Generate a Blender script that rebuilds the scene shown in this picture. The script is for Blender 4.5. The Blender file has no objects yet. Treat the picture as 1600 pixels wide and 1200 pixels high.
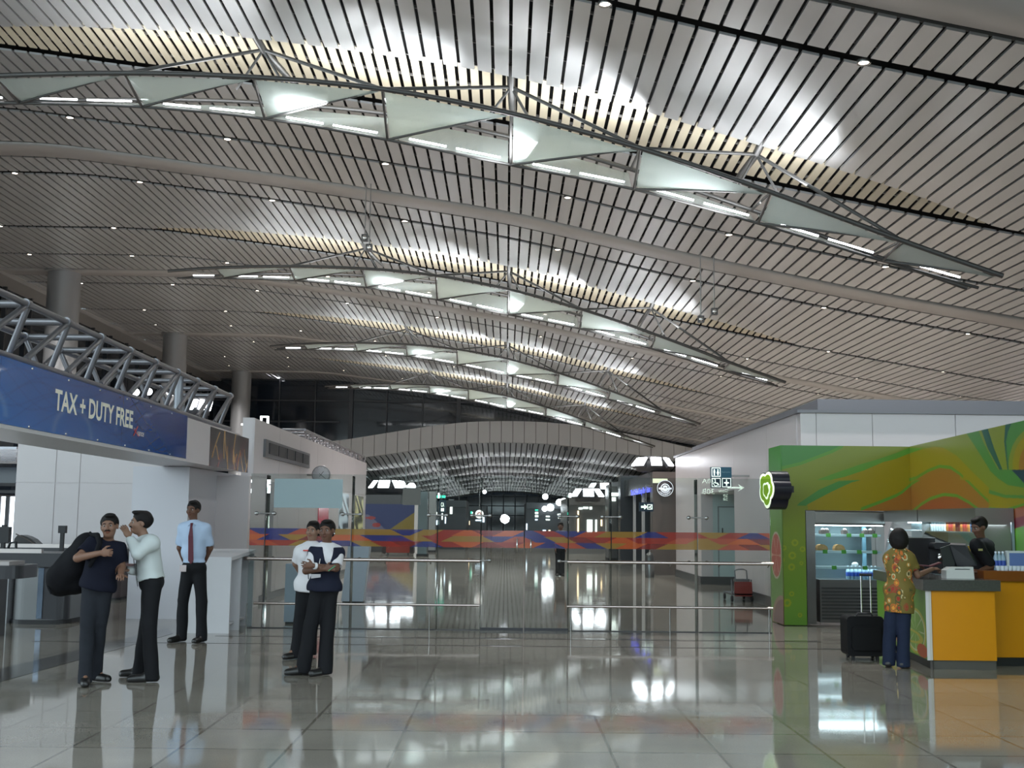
import bpy, math, random
import numpy as np
from mathutils import Vector, Matrix
random.seed(7)
C = bpy.context.scene.collection
PI = math.pi
R_ = math.radians
# ------------------------------------------------------------------ camera
FPX = 1800.0
cam_d = bpy.data.cameras.new('camera')
cam = bpy.data.objects.new('camera', cam_d)
C.objects.link(cam)
cam_d.sensor_width = 36.0
cam_d.lens = 36.0*FPX/1600.0
cam_d.clip_start = 0.05
cam_d.clip_end = 900
PITCH = math.atan(212.1/1800); YAW = -R_(0.247); ROLL = R_(0.6)
CM = Matrix.Rotation(YAW, 3, 'Z') @ Matrix.Rotation(PI/2+PITCH, 3, 'X') @ Matrix.Rotation(ROLL, 3, 'Z')
EYE = Vector((0, 0, 1.6))
cam.matrix_world = Matrix.Translation(EYE) @ CM.to_4x4()
bpy.context.scene.camera = cam

def ray(x, y):
    return CM @ Vector(((x-800)/FPX, (600-y)/FPX, -1.0))
def at(x, y, Y=None, X=None, Z=None):
    """world point seen at photo pixel x, y on the plane Y=, X= or Z="""
    d = ray(x, y)
    if Y is not None: t = Y/d.y
    elif X is not None: t = X/d.x
    else: t = (Z-1.6)/d.z
    return EYE + d*t
def px(P):
    q = CM.transposed() @ (Vector(P)-EYE)
    return 800+FPX*q.x/(-q.z), 600-FPX*q.y/(-q.z)

# ------------------------------------------------------------------ materials
MATS = {}
def mat(name, col=(.8,.8,.8), rough=.5, metal=0.0, emit=None, es=0.0, spec=.5, alpha=1.0, coat=0.0, trans=0.0, var=0.0, vscale=6.0, bump=0.0, bscale=60.0):
    if name in MATS: return MATS[name]
    m = bpy.data.materials.new(name); m.use_nodes = True
    nt = m.node_tree; b = nt.nodes['Principled BSDF']
    b.inputs['Base Color'].default_value = (*col, 1)
    b.inputs['Roughness'].default_value = rough
    b.inputs['Metallic'].default_value = metal
    b.inputs['Specular IOR Level'].default_value = spec
    b.inputs['Alpha'].default_value = alpha
    b.inputs['Coat Weight'].default_value = coat
    b.inputs['Transmission Weight'].default_value = trans
    if emit is not None:
        b.inputs['Emission Color'].default_value = (*emit, 1); b.inputs['Emission Strength'].default_value = es
    tc = None
    if var > 0:
        tc = nt.nodes.new('ShaderNodeTexCoord'); n = nt.nodes.new('ShaderNodeTexNoise'); n.inputs['Scale'].default_value = vscale; n.inputs['Detail'].default_value = 5
        nt.links.new(tc.outputs['Object'], n.inputs['Vector'])
        mr = nt.nodes.new('ShaderNodeMapRange'); mr.inputs['To Min'].default_value = 1-var; mr.inputs['To Max'].default_value = 1+var
        nt.links.new(n.outputs['Fac'], mr.inputs['Value'])
        mx = nt.nodes.new('ShaderNodeMix'); mx.data_type = 'RGBA'; mx.blend_type = 'MULTIPLY'; mx.inputs[0].default_value = 1
        mx.inputs[6].default_value = (*col, 1); nt.links.new(mr.outputs[0], mx.inputs[7]); nt.links.new(mx.outputs[2], b.inputs['Base Color'])
    if bump > 0:
        tc = tc or nt.nodes.new('ShaderNodeTexCoord'); n = nt.nodes.new('ShaderNodeTexNoise'); n.inputs['Scale'].default_value = bscale
        nt.links.new(tc.outputs['Object'], n.inputs['Vector'])
        bp = nt.nodes.new('ShaderNodeBump'); bp.inputs['Strength'].default_value = bump; bp.inputs['Distance'].default_value = .01
        nt.links.new(n.outputs['Fac'], bp.inputs['Height']); nt.links.new(bp.outputs[0], b.inputs['Normal'])
    MATS[name] = m
    return m
def painted_mat(name, rough=.4, spec=.5, emit=0.0, alpha=1.0, coat=0.0):
    if name in MATS: return MATS[name]
    m = mat(name, (1,1,1), rough, spec=spec, alpha=alpha, coat=coat)
    nt = m.node_tree; b = nt.nodes['Principled BSDF']
    a = nt.nodes.new('ShaderNodeAttribute'); a.attribute_name = 'paint'
    nt.links.new(a.outputs['Color'], b.inputs['Base Color'])
    if emit > 0:
        nt.links.new(a.outputs['Color'], b.inputs['Emission Color']); b.inputs['Emission Strength'].default_value = emit
    return m
def glass_mat(name, tint=(.9,.95,.93), t=.85, rough=.0, refl=1.0):
    m = bpy.data.materials.new(name); m.use_nodes = True; nt = m.node_tree
    nt.nodes.clear(); out = nt.nodes.new('ShaderNodeOutputMaterial')
    tr = nt.nodes.new('ShaderNodeBsdfTransparent'); tr.inputs[0].default_value = (*[c*t for c in tint], 1)
    gl = nt.nodes.new('ShaderNodeBsdfGlossy'); gl.inputs['Roughness'].default_value = rough
    fr = nt.nodes.new('ShaderNodeFresnel'); fr.inputs[0].default_value = 1.5
    mx = nt.nodes.new('ShaderNodeMixShader')
    ml = nt.nodes.new('ShaderNodeMath'); ml.operation = 'MULTIPLY'; ml.inputs[1].default_value = refl; nt.links.new(fr.outputs[0], ml.inputs[0])
    nt.links.new(ml.outputs[0], mx.inputs[0]); nt.links.new(tr.outputs[0], mx.inputs[1]); nt.links.new(gl.outputs[0], mx.inputs[2]); nt.links.new(mx.outputs[0], out.inputs[0])
    MATS[name] = m
    return m
def srgb(r, g, b):
    f = lambda c: (c/255/12.92) if c <= 10.3 else ((c/255+.055)/1.055)**2.4
    return (f(r), f(g), f(b))

# ------------------------------------------------------------------ mesh builder
class MB:
    def __init__(s): s.v = []; s.f = []; s.m = []; s.cur = 0; s.smooth = []
    def add(s, verts, faces, smooth=False):
        o = len(s.v); s.v += [tuple(p) for p in verts]
        for f in faces: s.f.append([i+o for i in f]); s.m.append(s.cur); s.smooth.append(smooth)
    def box(s, lo, hi):
        x0,y0,z0 = lo; x1,y1,z1 = hi
        s.add([(x0,y0,z0),(x1,y0,z0),(x1,y1,z0),(x0,y1,z0),(x0,y0,z1),(x1,y0,z1),(x1,y1,z1),(x0,y1,z1)],
              [(0,3,2,1),(4,5,6,7),(0,1,5,4),(1,2,6,5),(2,3,7,6),(3,0,4,7)])
        return s
    def hexa(s, P):
        s.add(P, [(0,3,2,1),(4,5,6,7),(0,1,5,4),(1,2,6,5),(2,3,7,6),(3,0,4,7)]); return s
    def rbox(s, lo, hi, r=.02, n=3, axis='z'):
        """box with rounded corners about an axis"""
        ax = 'xyz'.index(axis); a, b = [i for i in range(3) if i != ax]
        pts = []
        for (ca, cb, a0) in ((hi[a]-r, hi[b]-r, 0), (lo[a]+r, hi[b]-r, 90), (lo[a]+r, lo[b]+r, 180), (hi[a]-r, lo[b]+r, 270)):
            for k in range(n+1):
                t = R_(a0+90*k/n); pts.append((ca+r*math.cos(t), cb+r*math.sin(t)))
        V = []
        for h in (lo[ax], hi[ax]):
            for p in pts:
                q = [0,0,0]; q[a] = p[0]; q[b] = p[1]; q[ax] = h; V.append(tuple(q))
        N = len(pts)
        F = [tuple(range(N))[::-1], tuple(range(N, 2*N))] + [(i, (i+1)%N, N+(i+1)%N, N+i) for i in range(N)]
        s.add(V, F); return s
    def tube(s, a, b, r, r2=None, n=10, caps=True):
        a = Vector(a); b = Vector(b); r2 = r if r2 is None else r2
        d = (b-a).normalized(); u = d.orthogonal().normalized(); w = d.cross(u)
        V = []
        for P, rr in ((a, r), (b, r2)):
            for k in range(n):
                t = 2*PI*k/n; V.append(P+(u*math.cos(t)+w*math.sin(t))*rr)
        s.add(V, [(i, (i+1)%n, n+(i+1)%n, n+i) for i in range(n)], True)
        if caps: s.add(V, [tuple(range(n))[::-1], tuple(range(n, 2*n))])
        return s
    def path(s, pts, r, n=8):
        pts = [Vector(p) for p in pts]; rings = []
        u = None
        for i, P in enumerate(pts):
            d = (pts[min(i+1, len(pts)-1)]-pts[max(i-1, 0)]).normalized()
            u = d.orthogonal().normalized() if u is None else (u-d*u.dot(d)).normalized()
            w = d.cross(u)
            rings.append([P+(u*math.cos(2*PI*k/n)+w*math.sin(2*PI*k/n))*(r[i] if isinstance(r, (list, tuple)) else r) for k in range(n)])
        V = [p for rg in rings for p in rg]
        F = [(j*n+i, j*n+(i+1)%n, (j+1)*n+(i+1)%n, (j+1)*n+i) for j in range(len(pts)-1) for i in range(n)]
        s.add(V, F, True); s.add(V, [tuple(range(n))[::-1], tuple(range(len(V)-n, len(V)))]); return s
    def lathe(s, prof, c=(0,0,0), n=20, ax='z', caps=True):
        V = []
        for (r, h) in prof:
            for k in range(n):
                t = 2*PI*k/n; p = (r*math.cos(t), r*math.sin(t), h)
                if ax == 'y': p = (p[0], p[2], p[1])
                if ax == 'x': p = (p[2], p[0], p[1])
                V.append((p[0]+c[0], p[1]+c[1], p[2]+c[2]))
        m = len(prof)
        s.add(V, [(j*n+i, j*n+(i+1)%n, (j+1)*n+(i+1)%n, (j+1)*n+i) for j in range(m-1) for i in range(n)], True)
        if caps: s.add(V, [tuple(range(n))[::-1], tuple(range((m-1)*n, m*n))])
        return s
    def ell(s, c, r, nu=14, nv=9):
        V = []
        for j in range(nv+1):
            ph = PI*j/nv
            for i in range(nu):
                t = 2*PI*i/nu; V.append((c[0]+r[0]*math.sin(ph)*math.cos(t), c[1]+r[1]*math.sin(ph)*math.sin(t), c[2]+r[2]*math.cos(ph)))
        s.add(V, [(j*nu+i, (j+1)*nu+i, (j+1)*nu+(i+1)%nu, j*nu+(i+1)%nu) for j in range(nv) for i in range(nu)], True); return s
    def prism(s, poly, d, back=None):
        """poly: 3D points of a face, d: thickness vector"""
        P = [Vector(p) for p in poly]; d = Vector(d); n = len(P)
        V = P+[p+d for p in P]
        s.add(V, [tuple(range(n)), tuple(range(n, 2*n))[::-1]]+[(i, n+i, n+(i+1)%n, (i+1)%n) for i in range(n)]); return s
    def sweep_x(s, xs, f, prof):
        """profile points (dy, dz) swept along x, centre f(x)->(y,z)"""
        n = len(prof); V = []
        for x in xs:
            y, z = f(x)
            V += [(x, y+a, z+b) for a, b in prof]
        F = [(j*n+i, j*n+(i+1)%n, (j+1)*n+(i+1)%n, (j+1)*n+i) for j in range(len(xs)-1) for i in range(n)]
        s.add(V, F, n > 5); s.add(V, [tuple(range(n))[::-1], tuple(range(len(V)-n, len(V)))]); return s
    def build(s, name, mats, parent=None, rel=True):
        me = bpy.data.meshes.new(name)
        V = s.v
        if parent is not None and rel:
            o = parent.matrix_world.translation if False else Vector(parent.get('_o', (0,0,0)))
            V = [(p[0]-o.x, p[1]-o.y, p[2]-o.z) for p in V]
        me.from_pydata(V, [], s.f); 
        for m in (mats if isinstance(mats, (list, tuple)) else [mats]): me.materials.append(m)
        me.polygons.foreach_set('material_index', s.m); me.polygons.foreach_set('use_smooth', s.smooth)
        me.update()
        o = bpy.data.objects.new(name, me); C.objects.link(o)
        if parent is not None: o.parent = parent
        return o
def tag(o, label=None, cat=None, group=None, kind=None):
    if label: o['label'] = label
    if cat: o['category'] = cat
    if group: o['group'] = group
    if kind: o['kind'] = kind
    return o
def thing(name, label, cat, loc=(0,0,0), group=None):
    """Empty at the thing's base; parts built with MB.build(..., parent) are given in world coordinates"""
    o = bpy.data.objects.new(name, None); C.objects.link(o); o.location = loc; o.empty_display_size = .1
    o['_o'] = tuple(loc)
    return tag(o, label, cat, group)
def sub_of(o, parent):
    """let an object parent further world-coordinate meshes"""
    o['_o'] = tuple(parent['_o']); return o
def part(mb, name, m, parent, label=None):
    o = mb.build(name, m, parent); o['_o'] = tuple(parent['_o']) 
    if label: o['label'] = label
    return o
def struct(mb, name, m): return tag(mb.build(name, m), kind='structure')
def copy_tree(o, parent=None, off=None):
    c = o.copy(); C.objects.link(c)
    if parent is not None: c.parent = parent
    if off is not None: c.location = Vector(o.location)+Vector(off)
    for ch in list(o.children): copy_tree(ch, c)
    return c
def text_mesh(s, width, height, bold=0.0, ext=.004, align=None):
    """verts/faces of lettering scaled to width x height, in the x-z plane facing -y, lower left at the origin"""
    cu = bpy.data.curves.new('t', 'FONT'); cu.body = s; cu.extrude = 0; cu.offset = bold; cu.resolution_u = 3
    ob = bpy.data.objects.new('t', cu); C.objects.link(ob)
    dg = bpy.context.evaluated_depsgraph_get(); me = bpy.data.meshes.new_from_object(ob.evaluated_get(dg))
    V = np.array([v.co[:] for v in me.vertices]); F = [tuple(p.vertices) for p in me.polygons]
    bpy.data.objects.remove(ob); bpy.data.curves.remove(cu); bpy.data.meshes.remove(me)
    lo = V.min(0); hi = V.max(0)
    V = (V-lo)/np.maximum(hi-lo, 1e-6)
    return V[:, 0]*width, V[:, 1]*height, F
def text_on(mb, s, O, U, W, width, height, bold=0.0, off=.003):
    """lettering on the plane through O with directions U (along) and W (up)"""
    O = Vector(O); U = Vector(U).normalized(); W = Vector(W).normalized(); N = U.cross(W)
    a, b, F = text_mesh(s, width, height, bold)
    mb.add([O+U*x+W*z+N*off for x, z in zip(a, b)], F)
    return mb
def paint_panel(name, m, parent, O, U, V, nu, nv, func, thick=None, world=False):
    """grid panel whose colour attribute is func(u,v) (arrays in 0..1) -> rgb arrays; slab of thickness vector"""
    O = np.array(O, float); U = np.array(U, float); V = np.array(V, float)
    u = np.linspace(0, 1, nu+1); v = np.linspace(0, 1, nv+1)
    uu, vv = np.meshgrid(u, v); uu = uu.ravel(); vv = vv.ravel()
    P = O+uu[:, None]*U+vv[:, None]*V
    col = func(P) if world else func(uu, vv)
    off = np.array(parent['_o'] if parent is not None else (0,0,0), float)
    N = len(P); idx = np.arange(N).reshape(nv+1, nu+1)
    F = np.stack([idx[:-1,:-1], idx[:-1,1:], idx[1:,1:], idx[1:,:-1]], -1).reshape(-1, 4).tolist()
    verts = (P-off).tolist(); cols = col.tolist()
    if thick is not None:
        T = np.array(thick, float)
        c = [idx[0,0], idx[0,-1], idx[-1,-1], idx[-1,0]]
        b = len(verts)
        verts += [(P[i]+T-off).tolist() for i in c]; cols += [cols[i] for i in c]
        rim = [list(idx[0,:]), list(idx[:,-1]), list(idx[-1,::-1]), list(idx[::-1,0])]
        F.append([b+3, b+2, b+1, b])
        for k, rg in enumerate(rim): F.append([int(i) for i in rg[::-1]]+[b+k, b+(k+1)%4])
    me = bpy.data.meshes.new(name); me.from_pydata(verts, [], F); me.materials.append(m)
    ca = me.color_attributes.new('paint', 'FLOAT_COLOR', 'POINT')
    ca.data.foreach_set('color', np.c_[np.array(cols), np.ones(len(cols))].astype(np.float32).ravel())
    o = bpy.data.objects.new(name, me); C.objects.link(o)
    if parent is not None: o.parent = parent; o['_o'] = tuple(parent['_o'])
    return o

M_white = mat('satin_white_panel', (.60,.575,.575), .35, var=.03, vscale=1.5)
M_wall = mat('wall_laminate', (.60,.555,.56), .32, var=.03, vscale=1.2)
M_steel = mat('brushed_steel', (.42,.41,.40), .3, 1.0)
M_truss = mat('painted_steel_tube', (.10,.097,.095), .38, .6)
M_dark = mat('dark_void', (.006,.006,.007), .8)
M_black = mat('black_matte', (.012,.012,.014), .5)
M_chrome = mat('polished_steel', (.75,.73,.70), .15, 1.0)
M_tube = mat('fluorescent_tube', (1,1,1), .5, emit=(.93,.96,1), es=9)
M_lamp = mat('downlight_lens', (1,1,1), .5, emit=(1,.86,.72), es=14)
# ------------------------------------------------------------------ roof
GX = [-60,-30,-24,-14,-7,0,5.2,11,20,30,60]
GZ = [11.0,11.1,11.15,11.12,10.22,9.15,7.95,6.8,5.3,4.6,4.0]
_gx = np.linspace(-40, 40, 801); _gz = np.interp(_gx, GX, GZ)
_k = np.exp(-(np.arange(-30, 31)/13.0)**2); _k /= _k.sum()
_gs = np.convolve(np.pad(_gz, 30, 'edge'), _k, 'valid')
def G(x): return 1.6+float(np.interp(x, _gx, _gs))
BAY = 18.0; LIP0 = 25.8; XC = -1.35; XW = 12.5
def lensw(x):
    t = 1-((x-XC)/XW)**2
    return 2.85*(t**.85) if t > 0 else 0.0
XL, XR = -23.4, 27.0
SL, GAP = .355, .066
def warp(x, y):
    """slight upward belly of the panels before each lip"""
    return G(x)
M_slat = mat('ceiling_panel_aluminium', (.55,.55,.555), .36, .55, spec=.5)
M_cream = mat('cream_slat', (.60,.53,.40), .5, .0)
M_girder = mat('girder_cladding', (.42,.405,.395), .4, .4)
cx = []
x = XL
while x < XR: cx.append(x); x += SL
def slat_run(mb, x0, x1, ya, yb, n, z0=0.0, z1=None, hgt=.05):
    """one slat between curves ya(x), yb(x)"""
    z1 = z0 if z1 is None else z1
    V = []
    for j in range(n+1):
        t = j/n
        for xx in (x0, x1):
            y = ya(xx)*(1-t)+yb(xx)*t
            zz = G(xx)+(z0*(1-t)+z1*t)
            V.append((xx, y, zz)); V.append((xx, y, zz+hgt))
    F = []
    for j in range(n):
        a = j*4; b = a+4
        F += [(a, b, b+2, a+2), (a, a+1, b+1, b), (a+2, b+2, b+3, a+3)]
    mb.add(V, F); mb.add(V, [(0, 2, 3, 1), (n*4, n*4+1, n*4+3, n*4+2)])
def ceiling_bay(k):
    lip = LIP0+BAY*k; c0 = lip-9.5; c1 = c0+BAY
    a = c0+2.4; b = lip+4.8
    L = lambda v: (lambda x: v)
    mb = MB()
    endc = min(c1-.66, 92.6)
    for i, x in enumerate(cx):
        x0, x1 = x, x+SL-GAP
        mb.cur = 0
        slat_run(mb, x0, x1, L(c0+.80), L(a-.10), 1)
        slat_run(mb, x0, x1, L(a+.22), lambda q: lip-max(lensw(q), .04), 3)
        if lip < 92:
            slat_run(mb, x0, x1, L(lip+.28), L(min(b-.10, 92.6)), 2)
            if b < 92: slat_run(mb, x0, x1, L(b+.16), L(endc-.14), 2)
    # lip edge trim and cream reveal slats inside the eye-shaped rooflight
    mb.cur = 1
    x = XC-XW+.15
    while x < XC+XW-.2:
        w = lensw(x+.1)
        if w > .12: slat_run(mb, x, x+.172, lambda q: lip-lensw(q)+.02, L(lip-.05), 2, .10, .03, .03)
        x += .252
    o = struct(mb, 'ceiling', [M_slat, M_cream])
    # girder cladding strip
    mg = MB()
    xs = np.linspace(XL, XR, 90)
    mg.sweep_x(xs, lambda q: (c0, G(q)), [(-.58,0),(-.5,-.05),(.5,-.05),(.58,0),(.58,.15),(-.58,.15)])
    struct(mg, 'trim_%d' % (10+k), M_girder)
for k in range(-1, 4): ceiling_bay(k)
mg = MB(); mg.sweep_x(np.linspace(XL, XR, 90), lambda q: (LIP0-9.5+BAY*4, G(q)), [(-.58,0),(-.5,-.05),(.5,-.05),(.58,0),(.58,.15),(-.58,.15)])
struct(mg, 'trim_15', M_girder)
# last half bay after 88.3
mb = MB()
for x in cx: slat_run(mb, x, x+SL-GAP, lambda q: 88.96, lambda q: 92.8, 1)
struct(mb, 'ceiling', M_slat)
# dark roof void over the slats, with cross purlins glimpsed in the joints
mb = MB()
xs = np.linspace(XL-.6, XR+.6, 60)
def roofsheet(mb, y0, y1, dz):
    V = []
    for x in xs: V += [(x, y0, G(x)+dz), (x, y1, G(x)+dz)]
    mb.add(V, [(2*i, 2*i+1, 2*i+3, 2*i+2) for i in range(len(xs)-1)])
roofsheet(mb, 6.5, 93.4, .55)
mb.cur = 1
y = 8.0
while y < 92:
    mb.sweep_x(np.linspace(XL, XR, 50), lambda q: (y, G(q)+.09), [(-.02,0),(.02,0),(.02,.05),(-.02,.05)])
    y += 1.15
struct(mb, 'ceiling', [M_dark, mat('purlin_steel', (.22,.21,.20), .5, .3)])

# ------------------------------------------------------------------ downlights
def downlight_proto():
    o = thing('downlight', 'x', 'downlight', (0,0,0))
    part(MB().lathe([(.088,.03),(.090,0),(.12,-.012),(.125,0),(.11,.06)], n=16, caps=False), 'rim', M_steel, o)
    part(MB().lathe([(.088,.012),(.05,.004),(.0,.002)], n=16, caps=False), 'lens', M_lamp, o)
    return o
dl = None
DOWN_E = 620
order = ['nearest', 'second', 'third', 'fourth', 'fifth']
def dl_line(Y, xs, phrase):
    global dl
    for x in xs:
        P = (x, Y, G(x)-.03)
        q = px(P)
        if not (-20 < q[0] < 1620 and -20 < q[1] < 800): continue
        if dl is None: dl = downlight_proto(); o = dl
        else: o = copy_tree(dl)
        o.location = P
        la = bpy.data.lights.new('downlight_beam', 'SPOT'); la.energy = DOWN_E; la.spot_size = R_(110); la.spot_blend = .8; la.color = (1,.975,.96); la.shadow_soft_size = .08
        lo = bpy.data.objects.new('downlight_beam', la); C.objects.link(lo); lo.parent = o; lo.location = (0,0,-.04)
        tag(o, 'round recessed downlight in the ceiling joint '+phrase, 'downlight', 'downlights in the joint '+phrase)
XS_A = [-20.6,-16.2,-12.1,-7.75,-3.4,1.6,6.0,10.25,14.9,19.3]
for k in range(0, 4):
    lip = LIP0+BAY*k
    if k > 0 or True: dl_line(lip-9.5+2.47, XS_A, 'before the %s skylight truss' % order[k])
    dl_line(lip+4.87, XS_A, 'behind the %s skylight truss' % order[k])
    dl_line(lip+.03, [x for x in [XC-XW-1.5-4.4*i for i in range(3)]+[XC+XW+1.2+4.4*i for i in range(4)]], 'beyond the ends of the %s truss' % order[k])

# ------------------------------------------------------------------ skylight trusses
ZT_X = [-12.2,-10.5,-7.87,-5.24,-2.61,.02,2.65,5.28,7.9,9.9]
ZT_Z = [8.72,8.86,8.95,8.90,8.68,8.20,7.50,6.62,5.65,4.95]
ZB_D = [0,.13,.27,.45,.66,.70,.50,.33,.14,0]
def ztop(x): return 1.6+float(np.interp(x, ZT_X, ZT_Z))
def truss_proto(k):
    oy = BAY*k
    Yt, Yb, Yk = 22.6+oy, 23.8+oy, 24.4+oy
    root = thing('skylight_truss', ['nearest arched skylight truss with perforated cyan panels and fluorescent tubes', 'second arched skylight truss hanging beyond the nearest, tubes lit', 'third arched skylight truss from the viewer, over the mid hall', 'farthest arched skylight truss, lowest in the picture, nearly over the white arch'][k], 'truss', (0, Yt, ztop(0)))
    T = [Vector((x, Yt, 1.6+z)) for x, z in zip(ZT_X, ZT_Z)]
    B = [Vector((x-(.0), Yb, 1.6+z-d)) for x, z, d in zip(ZT_X, ZT_Z, ZB_D)]
    K = [Vector((x, Yk, 1.6+z+.12)) for x, z in zip(ZT_X, ZT_Z)]
    n = len(T)
    def smooth(P, m=4):
        out = []
        for i in range(len(P)-1):
            p0 = P[max(i-1,0)]; p1 = P[i]; p2 = P[i+1]; p3 = P[min(i+2, len(P)-1)]
            for j in range(m):
                t = j/m
                out.append(.5*((2*p1)+(p2-p0)*t+(2*p0-5*p1+4*p2-p3)*t*t+(3*p1-p0-3*p2+p3)*t**3))
        return out+[P[-1]]
    part(MB().path(smooth(T), .055, 8), 'top_chord', M_truss, root)
    part(MB().path(smooth(B), .035, 8), 'bottom_chord', M_truss, root)
    part(MB().path(smooth(K), .05, 8), 'back_chord', M_truss, root)
    for i in range(1, n-1): part(MB().tube(T[i], K[i], .03, n=6), 'cross_tie', M_truss, root)
    for i in range(n-1):
        if i < n-2: part(MB().tube(T[i+1], B[i+1], .028, n=6), 'vertical', M_truss, root)
        if 0 < i: part(MB().tube(B[i], T[i+1], .028, n=6), 'diagonal', M_truss, root)
        if i > 0:
            part(MB().prism([T[i]+Vector((.05,.03,-.05)), T[i+1]+Vector((-.05,.03,-.05)), B[i]+Vector((.05,-.0,.05))], (0,.012,.004)), 'diffuser_panel', M_perf, root)
        # lower triangle runs from the bottom chord back up to the rear chord
        q = T[i+1].lerp(B[i+1], .12)
        if i > 0 and i < n-2:
            part(MB().prism([B[i]+Vector((.1,.03,.04)), B[i+1]+Vector((-.05,.03,.04)), K[i+1]+Vector((-.05,-.03,-.1)), K[i]+Vector((.1,-.03,-.1))], (0,.012,.004)), 'reflector_panel', M_perf2, root)
        # fluorescent tubes lie along the bottom chord
        for (a, b) in (((.18,.48),(.56,.92)) if 0 < i < n-2 else ((.35,.8),)):
            p = B[i].lerp(B[i+1], a)+Vector((0,-.05,.10)); r = B[i].lerp(B[i+1], b)+Vector((0,-.05,.10))
            part(MB().tube(p, r, .021, n=8), 'fluorescent_tube', M_tube, root)
    # pyramid hangers to the roof lip
    for i in (3, 5, 7):
        A = Vector((ZT_X[i], lipy(k, ZT_X[i])+.25, G(ZT_X[i])-.12))
        for j in (i-1, i+1):
            part(MB().tube(A, T[j], .04, n=8), 'hanger_rod', M_truss, root)
            part(MB().tube(A, T[i].lerp(T[j], .42).lerp(K[i], .5), .03, n=8), 'hanger_rod', M_truss, root)
        d = Vector((.55 if i == 3 else (.05 if i == 5 else -.35), .9, -.45))
        part(MB().path([A+Vector((-d.x*.4, -.35, .35)), A, A+d*.55, A+d], [.09,.085,.08,.04], 6), 'bracket', M_truss, root)
    # uplights that wash the roof
    for x, w in ((-7.5, .8), (-3, 1), (1, 1), (5, .9)):
        la = bpy.data.lights.new('uplight', 'AREA'); la.shape = 'RECTANGLE'; la.size = 3.6; la.size_y = .5
        la.energy = UP_E*w; la.color = (.93,.97,1)
        lo = bpy.data.objects.new('uplight', la); C.objects.link(lo); lo.parent = root
        sl = math.atan2(ztop(x+1)-ztop(x-1), 2)
        lo.location = Vector((x, Yt+.75, ztop(x)-.12))-Vector(root['_o'])
        lo.rotation_euler = (PI-R_(14), sl, 0)
    return root
def lipy(k, x): return LIP0+BAY*k-lensw(x)
def perf_mat(name, col, op, ts=.5):
    m = bpy.data.materials.new(name); m.use_nodes = True; nt = m.node_tree; nt.nodes.clear()
    out = nt.nodes.new('ShaderNodeOutputMaterial')
    tr = nt.nodes.new('ShaderNodeBsdfTransparent')
    df = nt.nodes.new('ShaderNodeBsdfDiffuse'); df.inputs[0].default_value = (*col, 1)
    tl = nt.nodes.new('ShaderNodeBsdfTranslucent'); tl.inputs[0].default_value = (*col, 1)
    m1 = nt.nodes.new('ShaderNodeMixShader'); m1.inputs[0].default_value = ts
    nt.links.new(df.outputs[0], m1.inputs[1]); nt.links.new(tl.outputs[0], m1.inputs[2])
    tc = nt.nodes.new('ShaderNodeTexCoord'); vo = nt.nodes.new('ShaderNodeTexVoronoi'); vo.inputs['Scale'].default_value = 30; vo.inputs['Randomness'].default_value = 0
    nt.links.new(tc.outputs['Object'], vo.inputs['Vector'])
    mr = nt.nodes.new('ShaderNodeMath'); mr.operation = 'GREATER_THAN'; mr.inputs[1].default_value = .23
    nt.links.new(vo.outputs['Distance'], mr.inputs[0])
    ml = nt.nodes.new('ShaderNodeMath'); ml.operation = 'MULTIPLY'; ml.inputs[1].default_value = op; nt.links.new(mr.outputs[0], ml.inputs[0])
    mx = nt.nodes.new('ShaderNodeMixShader'); nt.links.new(ml.outputs[0], mx.inputs[0]); nt.links.new(tr.outputs[0], mx.inputs[1]); nt.links.new(m1.outputs[0], mx.inputs[2])
    nt.links.new(mx.outputs[0], out.inputs[0]); MATS[name] = m
    return m
M_perf = perf_mat('perforated_diffuser', (.72,.80,.78), .60)
M_perf2 = perf_mat('perforated_reflector', (.60,.66,.64), .5)
UP_E = 105
for k in range(4): truss_proto(k)

# hanging sensor boxes
for (p0, p1, Y, lab) in (((572,275),(570,372),33.2,'rod-hung box, left of the pair before the second truss'), ((582,275),(577,387),33.0,'rod-hung box, right of the pair before the second truss'), ((1102,398),(1095,499),33.2,'rod-hung box at the right of the hall, lower of two'), ((1117,394),(1116,487),33.3,'rod-hung box at the right of the hall, higher of two')):
    b = at(*p1, Y=Y); t = Vector((b.x, Y, G(b.x)+.05))
    o = thing('hanging_sensor', 'small grey '+lab, 'ceiling sensor', tuple(t))
    part(MB().tube(t, b+Vector((0,0,.1)), .018, n=6), 'rod', M_steel, o)
    part(MB().box((b.x-.09, Y-.08, b.z-.1), (b.x+.09, Y+.08, b.z+.1)), 'housing', mat('sensor_grey', (.10,.10,.105), .4), o)
    part(MB().lathe([(.0,-.015),(.06,-.012),(.07,0)], (b.x, Y-.085, b.z-.0), 12, 'y'), 'sensor_lens', M_chrome, o)

# ------------------------------------------------------------------ round columns
for i, Y in enumerate((34.4, 52.4, 70.4, 88.4)):
    if i == 0: continue
    X = -20.5
    mb = MB().lathe([(.78,0),(.78,.12),(.73,.14),(.73, G(X)-.02)], (X, Y, 0), 32)
    mb.lathe([(.95, G(X)-.04), (.95, G(X)+.1)], (X, Y, 0), 32)
    tag(mb.build('round_column', mat('column_cladding', (.33,.33,.335), .35, .3)), ['', 'thick grey round column nearest, at the far left behind the blue sign truss', 'middle grey round column, partly behind the tube truss', 'farthest grey round column in front of the dark glass wall'][i], 'column')

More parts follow.
